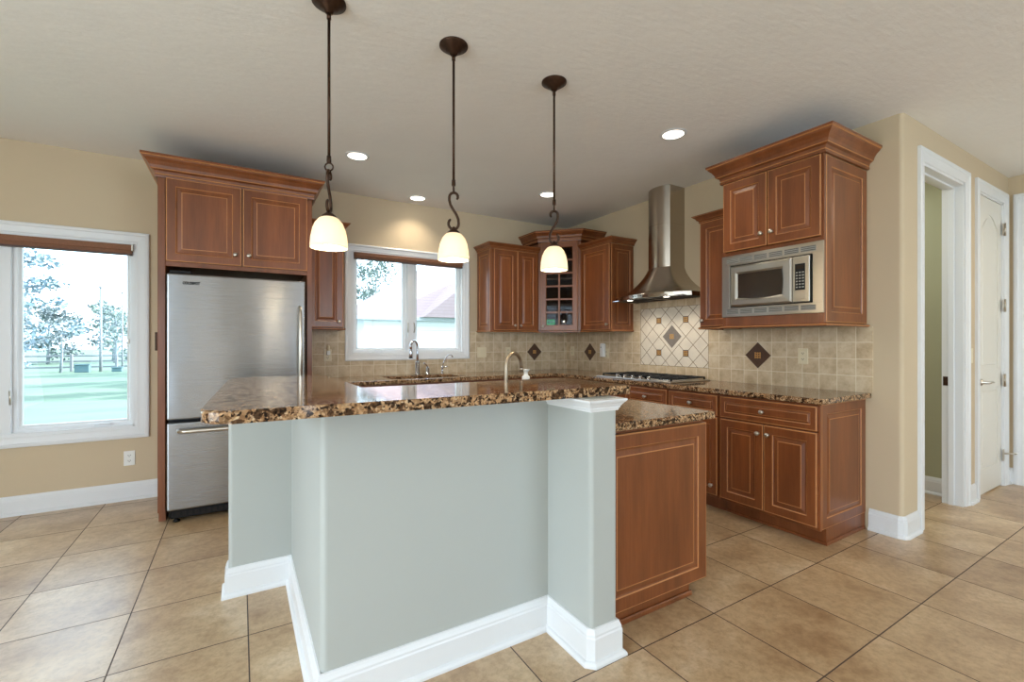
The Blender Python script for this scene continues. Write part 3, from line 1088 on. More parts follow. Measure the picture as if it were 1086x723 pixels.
part(mb, 'cabinet_body', cc)
mb = MB()
A0, A1, Z0, Z1, sw = .030, DL - .030, UB + .012, CT - .012, .058
mb.sweep([(A0, Z0), (A0, Z1), (A1, Z1), (A1, Z0)], [(0, 0), (0, .017), (.004, .020, 'glaze'), (.007, .020), (sw, .020), (sw + .004, .014, 'glaze'), (sw + .006, .010), (sw + .006, 0)], 'wood', a=du, b=Z_, n=dn, o=d0, closed=True)
ga0, ga1, gz0, gz1 = A0 + sw, A1 - sw, Z0 + sw, Z1 - sw
mid = (ga0 + ga1) / 2
mb.prism([(mid - .011, gz0), (mid + .011, gz0), (mid + .011, gz1), (mid - .011, gz1)], .006, .018, 'wood', .003, 1, a=du, b=Z_, n=dn, o=d0)
for k in range(1, 6):
    zc = gz0 + (gz1 - gz0) * k / 6
    mb.prism([(ga0, zc - .011), (ga1, zc - .011), (ga1, zc + .011), (ga0, zc + .011)], .006, .018, 'wood', .003, 1, a=du, b=Z_, n=dn, o=d0)
gd = part(mb, 'glazed_door', cc)
part(MB().prism([(ga0 - .005, gz0 - .005), (ga1 + .005, gz0 - .005), (ga1 + .005, gz1 + .005), (ga0 - .005, gz1 + .005)], .002, .005, 'cab_glass', 0, a=du, b=Z_, n=dn, o=d0), 'glass_pane', gd)
knob(gd, d0 + du * (A0 + .03) + dn * .02 + V((0, 0, 1.432)), dn)
wall_crown(cc, [(-.662, -.003), (-.662, -.325), (-.325, -.672), (-.003, -.672)], CT - .005, .075, .118)
# green printed box on the bottom shelf
gb = d0 + du * .138 - dn * .004
mb = MB().prism([(-.048, 0), (.048, 0), (.048, .118), (-.048, .118)], -.03, 0, 'green_card', .002, 1, a=du, b=Z_, n=dn, o=gb + V((0, 0, UB + .0205)))
for k in (-.022, .018):
    mb.prism([(k - .012, .078), (k + .012, .078), (k + .012, .102), (k - .012, .102)], .0002, .001, 'util', 0, a=du, b=Z_, n=dn, o=gb + V((0, 0, UB + .0205)))
single(mb, 'carton', 'small green printed carton inside the glazed corner cabinet', 'box', gb + V((0, 0, UB + .0205)))

# right wall, left of the hood
c3 = thing('wall_cabinet', 'single door cherry wall cabinet between corner cabinet and range hood', 'cabinet', (-.17, -.92, UB))
mb = MB().box(-.325, -.003, -1.150, -.672, UB, UT + .01, 'wood', .002)
light_rail(mb, [(-.325, -.672), (-.325, -1.165), (-.003, -1.165)], UB - .01)
part(mb, 'cabinet_body', c3)
front(c3, 'door', -1.156, -.700, UB + .012, UT + .004, -.325, 'x', (-1.128, 1.437))
mb = MB().panel((-.322, -1.149, UB + .004), X_, Z_, -Y_, .315, UT - UB - .0, .016, .05)
part(mb, 'end_panel', c3)
wall_crown(c3, [(-.325, -.672), (-.325, -1.166), (-.003, -1.166)], UT + .008)

# right wall, right of the hood
c4 = thing('wall_cabinet', 'narrow cherry wall cabinet between range hood and microwave cabinet', 'cabinet', (-.17, -2.41, UB))
mb = MB().box(-.325, -.003, -2.596, -2.222, UB - .005, UT - .03, 'wood', .002)
light_rail(mb, [(-.003, -2.222), (-.325, -2.222), (-.325, -2.596)], UB - .015)
part(mb, 'cabinet_body', c4)
front(c4, 'door', -2.592, -2.234, UB + .01, UT - .036, -.325, 'x', (-2.262, 1.428))
wall_crown(c4, [(-.003, -2.222), (-.325, -2.222), (-.325, -2.596)], UT - .032)

# microwave cabinet
DX = -.572
c5 = thing('microwave_cabinet', 'deep cherry wall cabinet with two upper doors holding the built-in microwave', 'cabinet', (-.28, -2.93, 1.36))
Dy0, Dy1 = -3.272, -2.598
mb = MB()
mb.box(DX + .02, -.003, Dy0 + .016, Dy1, 1.865, 2.41, 'wood')
mb.box(DX + .02, -.003, Dy0 + .016, Dy1, 1.363, 1.435, 'wood')
mb.box(DX + .02, -.003, Dy0 + .016, Dy0 + .034, 1.43, 1.87, 'wood').box(DX + .02, -.003, Dy1 - .02, Dy1, 1.43, 1.87, 'wood')
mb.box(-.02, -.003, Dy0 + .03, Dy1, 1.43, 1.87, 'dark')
for a in ((Dy0 + .032, Dy1 - .028, 1.363, 1.44), (Dy0 + .032, Dy1 - .028, 1.862, 1.90), (Dy0 + .032, Dy1 - .028, 2.39, 2.41), (Dy1 - .028, Dy1, 1.363, 2.41), (Dy0, Dy0 + .032, 1.363, 2.41)):
    mb.box(DX, DX + .022, a[0], a[1], a[2], a[3], 'wood', .0015)
light_rail(mb, [(-.345, Dy1), (DX, Dy1), (DX, Dy0 - .004), (-.003, Dy0 - .004)], 1.352, .014)
part(mb, 'cabinet_body', c5)
front(c5, 'door', -2.930, -2.612, 1.903, 2.398, DX, 'x', (-2.898, 1.985), .02)
front(c5, 'door', -3.262, -2.936, 1.903, 2.398, DX, 'x', (-2.968, 1.985), .02)
mb = MB().panel((DX + .024, Dy0 + .016, 1.375), X_, Z_, -Y_, -.006 - DX - .024, 2.40 - 1.375, .018, .062)
part(mb, 'end_panel', c5)
part(MB().sweep([(-.003, Dy1), (DX, Dy1), (DX, Dy0), (-.003, Dy0)], CR(.085, .138), 'wood', o=V((0, 0, 2.405))), 'crown_moulding', c5)

# microwave -------------------------------------------------------------
mw = thing('microwave', 'built-in stainless microwave with vented trim frame in the deep wall cabinet', 'microwave', (-.4, -2.937, 1.445))
part(MB().box(-.56, -.10, -3.20, -2.67, 1.4445, 1.80, 'black', .004), 'oven_body', mw)
my0, my1, mz0, mz1 = -3.275, -2.600, 1.432, 1.872
mx = DX
mb = MB()
for a in ((my0, my1, 1.800, mz1), (my0, my1, mz0, 1.498), (my0, -3.214, 1.496, 1.802), (-2.662, my1, 1.496, 1.802)):
    mb.box(mx - .016, mx - .001, a[0], a[1], a[2], a[3], 'steel_y', .002)
for z0, z1 in ((1.816, 1.850), (1.452, 1.484)):
    for k in range(6):
        L = (my1 - my0 - .07) / 6
        a = my0 + .035 + k * L
        mb.box(mx - .0175, mx - .014, a + .006, a + L - .006, z0, z1, 'key')
        for j in range(3):
            zz = z0 + .005 + j * (z1 - z0) / 3
            mb.box(mx - .0185, mx - .017, a + .009, a + L - .009, zz, zz + .004, 'slot')
part(mb, 'trim_frame', mw)
part(MB().box(mx - .004, mx, -3.214, -2.662, 1.497, 1.801, 'black'), 'gap_lining', mw)
# door: y -3.105 .. -2.672
dy0, dy1, dz0, dz1 = -3.100, -2.672, 1.504, 1.792
wy0, wy1, wz0, wz1 = -3.030, -2.728, 1.566, 1.732
mb = MB()
ring_o = [(dy1, dz0), (dy0, dz0), (dy0, dz1), (dy1, dz1)]
ring_i = [(wy1, wz0), (wy0, wz0), (wy0, wz1), (wy1, wz1)]
b2 = mb.bm
i_ = mb.mi('steel_y')
nseg = 10
def loop(ring, x, bulge):
    out = []
    for k in range(4):
        p0, p1 = ring[k], ring[(k + 1) % 4]
        for j in range(nseg):
            t = j / nseg
            py, pz = p0[0] + (p1[0] - p0[0]) * t, p0[1] + (p1[1] - p0[1]) * t
            if k == 0:
                pz -= bulge * math.sin(PI * t)
            if k == 1:
                py -= bulge * .5 * math.sin(PI * t)
            out.append(b2.verts.new((x, py, pz)))
    return out
Ls = [loop(ring_o, mx - .002, 0), loop(ring_o, mx - .022, 0), loop([(a + (.012 if a < -2.9 else -.012), c + (.012 if c < 1.6 else -.012)) for a, c in ring_o], mx - .036, 0),
      loop([(a + (-.014 if a < -2.9 else .014), c + (-.012 if c < 1.65 else .012)) for a, c in ring_i], mx - .034, .010), loop(ring_i, mx - .020, .012)]
for A, B in zip(Ls, Ls[1:]):
    for j in range(len(A)):
        f = b2.faces.new([A[j], A[(j + 1) % len(A)], B[(j + 1) % len(A)], B[j]]); f.material_index = i_
od = part(mb, 'oven_door', mw)
mb = MB()
P = [(wy1 + .006, wz0 - .004)] + [(wy1 + (wy0 - wy1) * k / 10, wz0 - .004 - .012 * math.sin(PI * k / 10)) for k in range(1, 10)] + [(wy0 - .006, wz0 - .004), (wy0 - .012, (wz0 + wz1) / 2), (wy0 - .006, wz1 + .004), (wy1 + .006, wz1 + .004)]
mb.prism(P, .014, .021, 'dark_window', 0, a=Y_, b=Z_, n=-X_, o=V((mx, 0, 0)))
part(mb, 'door_window', od, 'dark oven window with curved lower edge')
mb = MB().box(mx - .030, mx - .002, -3.204, -3.104, dz0, dz1, 'steel_y', .004, 2)
cp = part(mb, 'control_panel', mw)
mb = MB().box(mx - .0325, mx - .029, -3.178, -3.118, 1.580, 1.745, 'black', .001)
kp = part(mb, 'keypad', cp, 'black keypad with display')
part(MB().box(mx - .0335, mx - .032, -3.172, -3.124, 1.712, 1.735, 'dark_window'), 'display', kp)
for r_ in range(6):
    for k in range(3):
        y_ = -3.130 - k * .0185; z_ = 1.690 - r_ * .0185
        part(MB().box(mx - .0338, mx - .032, y_ - .006, y_ + .006, z_ - .0045, z_ + .0045, 'key', .0005), 'button', kp)
part(MB().prism([(-3.178, 1.522), (-3.118, 1.522), (-3.118, 1.566), (-3.178, 1.556)], .029, .034, 'steel_y', .002, 1, a=Y_, b=Z_, n=-X_, o=V((mx, 0, 0))), 'door_release_button', cp)

# range hood --------------------------------------------------------------
hd = thing('range_hood', 'stainless chimney range hood with flared canopy above the gas cooktop', 'range hood', (-.25, -1.68, 1.655))
yc_ = -1.682
def bowed(w, d0, bow, seg=14):
    """plan outline: back at x=0, sides to -d0, front bowed out"""
    P = [(-.003, yc_ + w)]
    for k in range(seg + 1):
        t = -1 + 2 * k / seg
        P.append((-d0 - bow * (1 - t * t), yc_ - w * t))
    P.append((-.003, yc_ - w))
    return P
mb = MB().prism(bowed(.130, .205, .045), 1.93, H - .001, 'steel_hood')
mb.prism(bowed(.1315, .2065, .046), 2.36, 2.364, 'steel_hood')
part(mb, 'chimney', hd)
mb = MB()
levels = []
NL = 9
for k in range(NL + 1):
    t = k / NL
    ex = t ** 2.1
    w = .132 + (.455 - .132) * (t ** 1.35)
    d = .207 + (.325 - .207) * t
    bw = .046 + (.165 - .046) * t
    z = 1.955 - (1.955 - 1.690) * (1 - (1 - t) ** 1.5)
    levels.append((bowed(w, d, bw), z))
i_ = mb.mi('steel_hood')
rings = []
for P, z in levels:
    rings.append([mb.bm.verts.new((p[0], p[1], z)) for p in P])
# rim: the lower lip is arched up in the middle of the front
P = levels[-1][0]
n_ = len(P)
rim = []
for j, p in enumerate(P):
    s = (p[1] - yc_) / .455
    rim.append(mb.bm.verts.new((p[0] * .985, p[1], 1.655)))
rings.append(rim)
rings.append([mb.bm.verts.new((p[0] * .93 - .0, yc_ + (p[1] - yc_) * .96, 1.662)) for p in P])
for A, B in zip(rings, rings[1:]):
    for j in range(n_ - 1):
        f = mb.bm.faces.new([A[j], A[j + 1], B[j + 1], B[j]]); f.material_index = i_
        f.smooth = 0 < j < n_ - 2 and A is not rings[-2] and B is not rings[-2]
f = mb.bm.faces.new(rings[-1]); f.material_index = i_
cn = part(mb, 'canopy', hd)
mb = MB()
ff = []
for k in range(15):
    t = -1 + 2 * k / 14
    ff.append((-.325 - .165 * (1 - (t) ** 2) - .003, yc_ - .40 * t))
prof = []
vs = []
mm_ = mb.mi('steel_hood')
for k in range(15):
    t = -1 + 2 * k / 14
    x, y = -.325 - .165 * (1 - (.88 * t) ** 2) - .0025, yc_ - .40 * t
    lo = mb.bm.verts.new((x + .002, y, 1.658)); hi = mb.bm.verts.new((x + .002, y, 1.6585 + .030 * (1 - t * t)))
    vs.append((lo, hi))
for A, B in zip(vs, vs[1:]):
    f = mb.bm.faces.new([A[0], B[0], B[1], A[1]]); f.material_index = mm_
part(mb, 'front_lip', hd, 'polished arched lip reflecting daylight')
mb = MB()
for yy in (-1.9, -1.46):
    mb.box(-.40, -.06, yy - .2, yy + .2, 1.657, 1.6605, 'chrome')
    for k in range(12):
        mb.box(-.39, -.07, yy - .19 + k * .032, yy - .18 + k * .032, 1.655, 1.6575, 'slot')
part(mb, 'grease_filter', hd)
for yy in (yc_ - .22, yc_ + .22):
    part(MB().lathe([(0, 0), (.028, 0), (.028, -.003), (0, -.003)], (-.36, yy, 1.6575), 'lamp_disc', Z_, 18), 'hood_lamp', hd, 'small lit lamp under the canopy')
    hl = light('hood_lamp_light', 'SPOT', (-.34, yy, 1.645), (0, math.radians(-18), 0), 7, (1, .93, .82), spot_size=math.radians(120), spot_blend=.7, shadow_soft_size=.03)
    hl.parent = hd
    hl.location = V((-.34, yy, 1.645)) - hd.location
for k in range(4):
    part(MB().lathe([(0, 0), (.006, 0), (.006, .004), (0, .004)], (-.4865, yc_ + .01 - .045 + k * .03, 1.675), 'black', -X_, 10), 'button', hd)

# base cabinets --------------------------------------------------------------
BX = -.61
TZ = .105; BT = .875


def base_body(parent, y0, y1, axis='x', x0=None, x1=None, end=None):
    mb = MB()
    if axis == 'x':
        mb.box(BX, -.003, y0, y1, TZ, BT, 'wood', .0015)
        mb.box(BX + .085, -.003, y0, y1, 0, TZ, 'wood')
    else:
        mb.box(x0, x1, -.61, -.003, TZ, BT, 'wood', .0015)
        mb.box(x0, x1, -.525, -.003, 0, TZ, 'wood')
    part(mb, 'cabinet_body', parent)


b1 = thing('base_cabinet', 'cherry base cabinet with one drawer and two doors at the counter end', 'cabinet', (-.3, -2.93, 0))
mb = MB().box(BX, -.003, -3.250, -2.600, TZ, BT, 'wood', .0015)
mb.box(BX, BX + .02, -3.268, -3.25, TZ, BT, 'wood', .001)
mb.box(-.525, -.003, -3.262, -2.600, 0, TZ, 'wood')
part(mb, 'cabinet_body', b1)
mb = MB().box(-.533, -.525, -3.27, -2.60, 0, .022, 'wood', .004).box(-.533, -.02, -3.27, -3.262, 0, .022, 'wood', .003)
part(mb, 'shoe_moulding', b1)
front(b1, 'drawer', -3.257, -2.612, .712, .860, BX, 'x', (-2.926, .786))
front(b1, 'door', -2.928, -2.612, .128, .700, BX, 'x', (-2.898, .640))
front(b1, 'door', -3.257, -2.934, .128, .700, BX, 'x', (-2.964, .640))
mb = MB().panel((BX + .02, -3.250, TZ + .002), X_, Z_, -Y_, -.006 - BX - .02, BT - TZ - .004, .017, .062)
part(mb, 'end_panel', b1)

b2_ = thing('base_cabinet', 'narrow cherry base cabinet with drawer over tall front right of the cooktop', 'cabinet', (-.3, -2.37, 0))
base_body(b2_, -2.598, -2.142)
front(b2_, 'drawer', -2.588, -2.152, .712, .860, BX, 'x', (-2.362, .786))
front(b2_, 'door', -2.588, -2.152, .128, .700, BX, 'x', (-2.548, .200))
b3 = thing('base_cabinet', 'cherry cooktop base cabinet with twin drawers below the gas cooktop', 'cabinet', (-.3, -1.68, 0))
base_body(b3, -2.140, -1.222)
front(b3, 'drawer', -2.130, -1.684, .712, .860, BX, 'x', (-1.907, .786))
front(b3, 'drawer', -1.676, -1.232, .712, .860, BX, 'x', (-1.454, .786))
front(b3, 'door', -2.130, -1.684, .128, .700, BX, 'x', (-1.720, .640))
front(b3, 'door', -1.676, -1.232, .128, .700, BX, 'x', (-1.640, .640))
b4 = thing('base_cabinet', 'cherry corner base cabinet in the room corner beside the cooktop', 'cabinet', (-.35, -.6, 0))
mb = MB().box(BX, -.003, -1.220, -.003, TZ, BT, 'wood').box(-.92, BX + .01, -.61, -.003, TZ, BT, 'wood').box(BX + .085, -.003, -1.22, -.003, 0, TZ, 'wood').box(-.92, -.5, -.525, -.003, 0, TZ, 'wood')
part(mb, 'cabinet_body', b4)
front(b4, 'door', -1.212, -.64, .128, .860, BX, 'x', (-1.18, .80))
front(b4, 'door', -.912, -.64, .128, .860, -.61, 'y', (-.88, .80))
for x0, x1, lab, nd in ((-3.12, -2.552, 'cherry base cabinet with drawer beside the refrigerator under the counter', 1), (-2.548, -1.652, 'cherry sink base cabinet with two doors below the window', 2), (-1.648, -.922, 'cherry base cabinet with drawers between sink and corner', 1)):
    bb = thing('base_cabinet', lab, 'cabinet', ((x0 + x1) / 2, -.3, 0))
    base_body(bb, 0, 0, 'y', x0, x1)
    if nd == 1:
        front(bb, 'drawer', x0 + .01, x1 - .01, .712, .860, -.61, 'y', ((x0 + x1) / 2, .786))
        front(bb, 'door', x0 + .01, x1 - .01, .128, .700, -.61, 'y', (x1 - .05, .64))
    else:
        xm = (x0 + x1) / 2
        front(bb, 'drawer', x0 + .01, x1 - .01, .712, .860, -.61, 'y')
        front(bb, 'door', x0 + .01, xm - .003, .128, .700, -.61, 'y', (xm - .04, .64))
        front(bb, 'door', xm + .003, x1 - .01, .128, .700, -.61, 'y', (xm + .04, .64))

# wall counter ------------------------------------------------------------
CZ0, CZ1 = .876, .912
xs = [-3.118, -2.42, -1.70, -.648, -.002]
ys = [-3.297, -.648, -.54, -.17, -.002]
def keepc(a, b):
    if b == 0:
        return a == 3
    return not (a == 1 and b == 2)
mb = MB().gridslab(xs, ys, keepc, CZ0, CZ1, 'granite', .007, 2)
single(mb, 'countertop', 'L-shaped brown speckled granite countertop along the back and right walls', 'countertop')
sk = thing('kitchen_sink', 'undermount steel sink below the window in the back counter', 'sink', (-2.06, -.355, .70))
mb = MB()
for a in ((-2.425, -2.415, -.545, -.165, .69, .8745), (-1.705, -1.695, -.545, -.165, .69, .8745), (-2.425, -1.695, -.545, -.535, .69, .8745), (-2.425, -1.695, -.175, -.165, .69, .8745), (-2.425, -1.695, -.545, -.165, .68, .69)):
    mb.box(*a, 'steel')
part(mb, 'basin', sk)
part(MB().lathe([(0, 0), (.04, 0), (.04, .003), (.03, .004), (0, .002)], (-2.06, -.355, .69), 'chrome', Z_, 20), 'drain', sk)


def arc(c, r, a0, a1, u, n=14):
    """points of an arc in the plane of horizontal unit u and z"""
    return [V(c) + V(u) * (r * math.cos(a0 + (a1 - a0) * k / n)) + Z_ * (r * math.sin(a0 + (a1 - a0) * k / n)) for k in range(n + 1)]


# pull-down sink faucet
fa = thing('kitchen_faucet', 'tall chrome pull-down faucet behind the window sink', 'faucet', (-2.037, -.11, CZ1))
mb = MB().lathe([(0, 0), (.030, 0), (.030, .006), (.024, .010), (.0225, .135), (.018, .142), (0, .142)], (-2.037, -.11, CZ1), 'chrome', Z_, 20)
fb = part(mb, 'faucet_body', fa)
u_ = V((-.78, -.62, 0)).normalized()
top = V((-2.037, -.11, CZ1 + .29)) + u_ * .062
path = [V((-2.037, -.11, CZ1 + .13)), V((-2.037, -.11, CZ1 + .22))] + arc(top, .062, PI, 0.0, u_, 14)
path[-1] += Z_ * -.02
mb = MB().tube(path, .0125, 'chrome', 12)
part(mb, 'gooseneck', fa)
e_ = path[-1]
mb = MB().lathe([(.013, 0), (.017, -.02), (.0185, -.075), (.0165, -.08), (0, -.08)], e_, 'chrome', Z_, 16)
sp = part(mb, 'spray_head', fa)
part(MB().lathe([(0, -.0805), (.019, -.0795), (.019, -.094), (0, -.094)], e_, 'black', Z_, 16), 'nozzle_ring', sp)
# side lever
lv = thing('faucet_lever', 'short chrome single lever handle beside the tall sink faucet', 'faucet handle', (-1.925, -.11, CZ1))
part(MB().lathe([(0, 0), (.026, 0), (.026, .006), (.020, .01), (.019, .070), (.012, .078), (0, .08)], (-1.925, -.11, CZ1), 'chrome', Z_, 18), 'lever_base', lv)
part(MB().tube([(-1.925, -.11, CZ1 + .075), (-1.945, -.125, CZ1 + .098), (-1.968, -.14, CZ1 + .118), (-1.982, -.148, CZ1 + .122)], [.009, .008, .007, .009], 'chrome', 10), 'lever', lv)
# filtered water tap
wt = thing('water_tap', 'slim chrome filtered water tap right of the sink faucet', 'faucet', (-1.76, -.11, CZ1))
part(MB().lathe([(0, 0), (.02, 0), (.02, .005), (.011, .012), (.0095, .060), (.013, .066), (.013, .075), (.006, .085), (0, .085)], (-1.76, -.11, CZ1), 'chrome', Z_, 16), 'tap_base', wt)
mb = MB().tube([(-1.76, -.11, CZ1 + .075), (-1.745, -.115, CZ1 + .13), (-1.715, -.125, CZ1 + .185), (-1.69, -.133, CZ1 + .205), (-1.668, -.14, CZ1 + .20), (-1.655, -.144, CZ1 + .178)], .0065, 'chrome', 10)
part(mb, 'spout', wt)
part(MB().tube([(-1.758, -.12, CZ1 + .068), (-1.735, -.14, CZ1 + .078), (-1.715, -.15, CZ1 + .08)], .005, 'chrome', 8), 'lever', wt)

# cooktop -------------------------------------------------------------------
ck = thing('gas_cooktop', 'stainless gas cooktop with black grates set in the right counter', 'cooktop', (-.32, -1.682, CZ1))
kx0, kx1, ky0, ky1 = -.592, -.070, -2.134, -1.230
mb = MB().box(kx0, kx1, ky0, ky1, CZ1 + .0003, CZ1 + .012, 'steel_y', .004, 2)
part(mb, 'cooktop_tray', ck)
for (bx_, by_, r_) in ((-.20, -1.42, .045), (-.44, -1.42, .035), (-.32, -1.682, .055), (-.20, -1.95, .035), (-.44, -1.95, .045)):
    br = part(MB().lathe([(0, 0), (r_ + .01, 0), (r_, .012), (r_ * .8, .014), (0, .014)], (bx_, by_, CZ1 + .011), 'chrome', Z_, 20), 'burner', ck)
    part(MB().lathe([(0, 0), (r_ * .75, 0), (r_ * .8, .006), (r_ * .5, .010), (0, .011)], (bx_, by_, CZ1 + .0255), 'cast_iron', Z_, 20), 'burner_cap', br)
for k in range(3):
    g0 = ky0 + .035 + k * .281; g1 = g0 + .272
    mb = MB()
    zt = CZ1 + .024
    for yy in (g0, g1 - .012):
        mb.box(-.535, -.09, yy, yy + .012, zt, zt + .012, 'cast_iron', .002)
    for xx in (-.535, -.102):
        mb.box(xx, xx + .012, g0, g1, zt, zt + .012, 'cast_iron', .002)
    gm = (g0 + g1) / 2
    mb.box(-.535, -.09, gm - .006, gm + .006, zt + .002, zt + .014, 'cast_iron', .002)
    for xx in (-.44, -.32, -.20):
        mb.box(xx - .006, xx + .006, g0, g1, zt + .002, zt + .014, 'cast_iron', .002)
    for yy in (g0, g1 - .012):
        for xx in (-.535, -.102):
            mb.box(xx, xx + .012, yy, yy + .012, CZ1 + .011, zt + .002, 'cast_iron')
    part(mb, 'grate', ck, 'black cast iron grate')
for k in range(5):
    part(MB().lathe([(0, 0), (.020, 0), (.020, .004), (.016, .007), (.0145, .026), (.012, .029), (0, .029)], (-.563, -1.50 - k * .095, CZ1 + .0115), 'chrome', Z_, 16), 'control_knob', ck, 'chrome control knob')

# backsplash -------------------------------------------------------------------
SZ0, SZ1 = .911, 1.366
mb = MB()
mb.box(-3.12, W2[0] - .0735, -.010, 0, SZ0, UB - .004, 'splash_back').box(W2[0] - .0735, W2[1] + .0745, -.010, 0, SZ0, 1.0655, 'splash_back').box(W2[1] + .0745, 0, -.010, 0, SZ0, UB - .004, 'splash_back')
struct(mb, 'wall_backsplash_back', 'beige tumbled stone tile backsplash on the window wall')
mb = MB()
mb.box(-.010, 0, -1.165, -.010, SZ0, UB - .004, 'splash_right').box(-.010, 0, -2.222, -1.165, SZ0, 1.708, 'splash_right').box(-.010, 0, -3.306, -2.222, SZ0, 1.358, 'splash_right')
sr = struct(mb, 'wall_backsplash_right', 'beige tumbled stone tile backsplash with diamond mural behind the cooktop')


def accent(c, r, axis, m, tile=.026, diamond=True, parent=None, relief=True):
    c = V(c)
    a = X_ if axis == 0 else Y_
    n = -Y_ if axis == 0 else -X_
    mb = MB()
    P = [(0, -r), (r, 0), (0, r), (-r, 0)] if diamond else [(-r, -r), (r, -r), (r, r), (-r, r)]
    mb.prism(P, 0, .0025, m, .0008, 1, a=a, b=Z_, n=n, o=c)
    t = mb.link('accent_tile', parent)
    t['label'] = 'diamond accent tile' if diamond else 'small square relief tile'
    if relief:
        mb = MB()
        q = tile
        for k in (-1, 0, 1):
            mb.prism([(-q, k * q * .7 - .004), (q, k * q * .7 - .004), (q, k * q * .7 + .004), (-q, k * q * .7 + .004)], .0025, .0045, 'gold', .0008, 1, a=a, b=Z_, n=n, o=c)
            mb.prism([(k * q * .8 - .004, -q), (k * q * .8 + .004, -q), (k * q * .8 + .004, q), (k * q * .8 - .004, q)], .0025, .0055, 'gold', .0008, 1, a=a, b=Z_, n=n, o=c)
        g = mb.link('relief_ornament', t)
    return t


accent((-.0100, -2.527, 1.145), .106, 1, 'accent', .025, parent=sr)
accent((-.0100, -.466, 1.135), .106, 1, 'accent', .022, parent=sr)
accent((-.0100, -1.671, 1.3065), .112, 1, 'slate', .024, parent=sr)
for sy in (-1, 1):
    for sz in (-1, 1):
        accent((-.0100, -1.671 + sy * .16, 1.3065 + sz * .16), .031, 1, 'accent', .024, False, parent=sr)
sbk = bpy.data.objects['wall_backsplash_back']
accent((-.51, -.0100, 1.133), .106, 0, 'accent', .022, parent=sbk)


# outlets ------------------------------------------------------------------------
def outlet(label, c, axis, kind='outlet', m='ivory', w=.070, h=.115, name='wall_outlet', gangs=1):
    c = V(c)
    a = X_ if axis == 0 else Y_
    n = -Y_ if axis == 0 else -X_
    r = thing(name, label, 'outlet' if kind == 'outlet' else 'switch', c, 'outlet and switch plates')
    w = w + (gangs - 1) * .046
    part(MB().prism([(-w / 2, -h / 2), (w / 2, -h / 2), (w / 2, h / 2), (-w / 2, h / 2)], 0, .006, m, .002, 2, a=a, b=Z_, n=n, o=c), 'cover_plate', r)
    for g in range(gangs):
        gx = (g - (gangs - 1) / 2) * .046
        if kind == 'outlet':
            for dz in (-.021, .021):
                rc_ = part(MB().prism([(gx - .016, dz - .012), (gx + .016, dz - .012), (gx + .017, dz), (gx + .016, dz + .012), (gx - .016, dz + .012), (gx - .017, dz)], .005, .0075, m, .001, 1, a=a, b=Z_, n=n, o=c), 'receptacle', r)
                mb = MB()
                for k in (-.0065, .0065):
                    mb.prism([(gx + k - .0015, dz - .002), (gx + k + .0015, dz - .002), (gx + k + .0015, dz + .007), (gx + k - .0015, dz + .007)], .0074, .0080, 'slot', 0, a=a, b=Z_, n=n, o=c)
                mb.prism([(gx - .003, dz - .009), (gx + .003, dz - .009), (gx + .003, dz - .005), (gx - .003, dz - .005)], .0074, .0080, 'slot', 0, a=a, b=Z_, n=n, o=c)
                part(mb, 'slots', rc_)
        else:
            part(MB().prism([(gx - .016, -.033), (gx + .016, -.033), (gx + .016, .033), (gx - .016, .033)], .005, .009, m, .002, 1, a=a, b=Z_, n=n, o=c), 'rocker', r)
    return r


outlet('white duplex outlet low on the wall below the lawn window', (-4.374, -.0005, .330), 0, m='white_plastic')
outlet('ivory outlet under the narrow cabinet, holding a small night light', (-2.897, -.0105, 1.125), 0)
outlet('ivory double switch plate right of the sink window', (-1.238, -.0105, 1.135), 0, 'switch', gangs=2, name='wall_switch')
outlet('ivory outlet on the back tiles left of the brown diamond', (-.888, -.0105, 1.135), 0)
outlet('ivory outlet on the tiles just right of the room corner', (-.0105, -.13, 1.14), 1)
outlet('ivory outlet behind a white plug-in device left of the mural', (-.0105, -.755, 1.12), 1)
outlet('ivory duplex outlet right of the brown diamond under the microwave', (-.0105, -2.873, 1.147), 1)
outlet('ivory switch plate on the hall wall between the two door casings', (1.262, YE - .0005, 1.147), 0, 'switch', name='wall_switch')
outlet('dark bronze plate on the wall beside the refrigerator surround', (-4.178, -.0005, 1.258), 0, 'switch', 'bronze', name='wall_switch', h=.15)
nl = thing('night_light', 'small white night light plugged in beside the refrigerator surround', 'night light', (-2.893, -.03, 1.146))
part(MB().box(-2.909, -2.877, -.045, -.0185, 1.128, 1.172, 'white_plastic', .006, 2), 'plug_body', nl)
part(MB().lathe([(.012, 0), (.015, .01), (.013, .04), (.006, .052), (0, .054)], (-2.893, -.034, 1.170), 'ivory', Z_, 14), 'light_cover', nl)
pg = thing('plug_in_device', 'white slim plug-in detector on the tiles left of the mural', 'plug-in device', (-.05, -.715, 1.15))
part(MB().prism([(-.028, -.075), (.028, -.075), (.028, .072), (.016, .08), (-.016, .08), (-.028, .072)], 0, .045, 'white_plastic', .008, 2, a=Y_, b=Z_, n=-X_, o=V((-.0185, -.722, 1.158))), 'device_body', pg)
part(MB().lathe([(0, 0), (.006, 0), (.006, .002), (0, .002)], (-.0635, -.715, 1.193), 'black', -X_, 10), 'sensor_dot', pg)

# ------------------------------------------------------------------ island
isl = thing('kitchen_island', 'painted kitchen island half wall with column and cherry cabinet end', 'island', (-2.6, -2.6, 0))
IW0 = 1.029


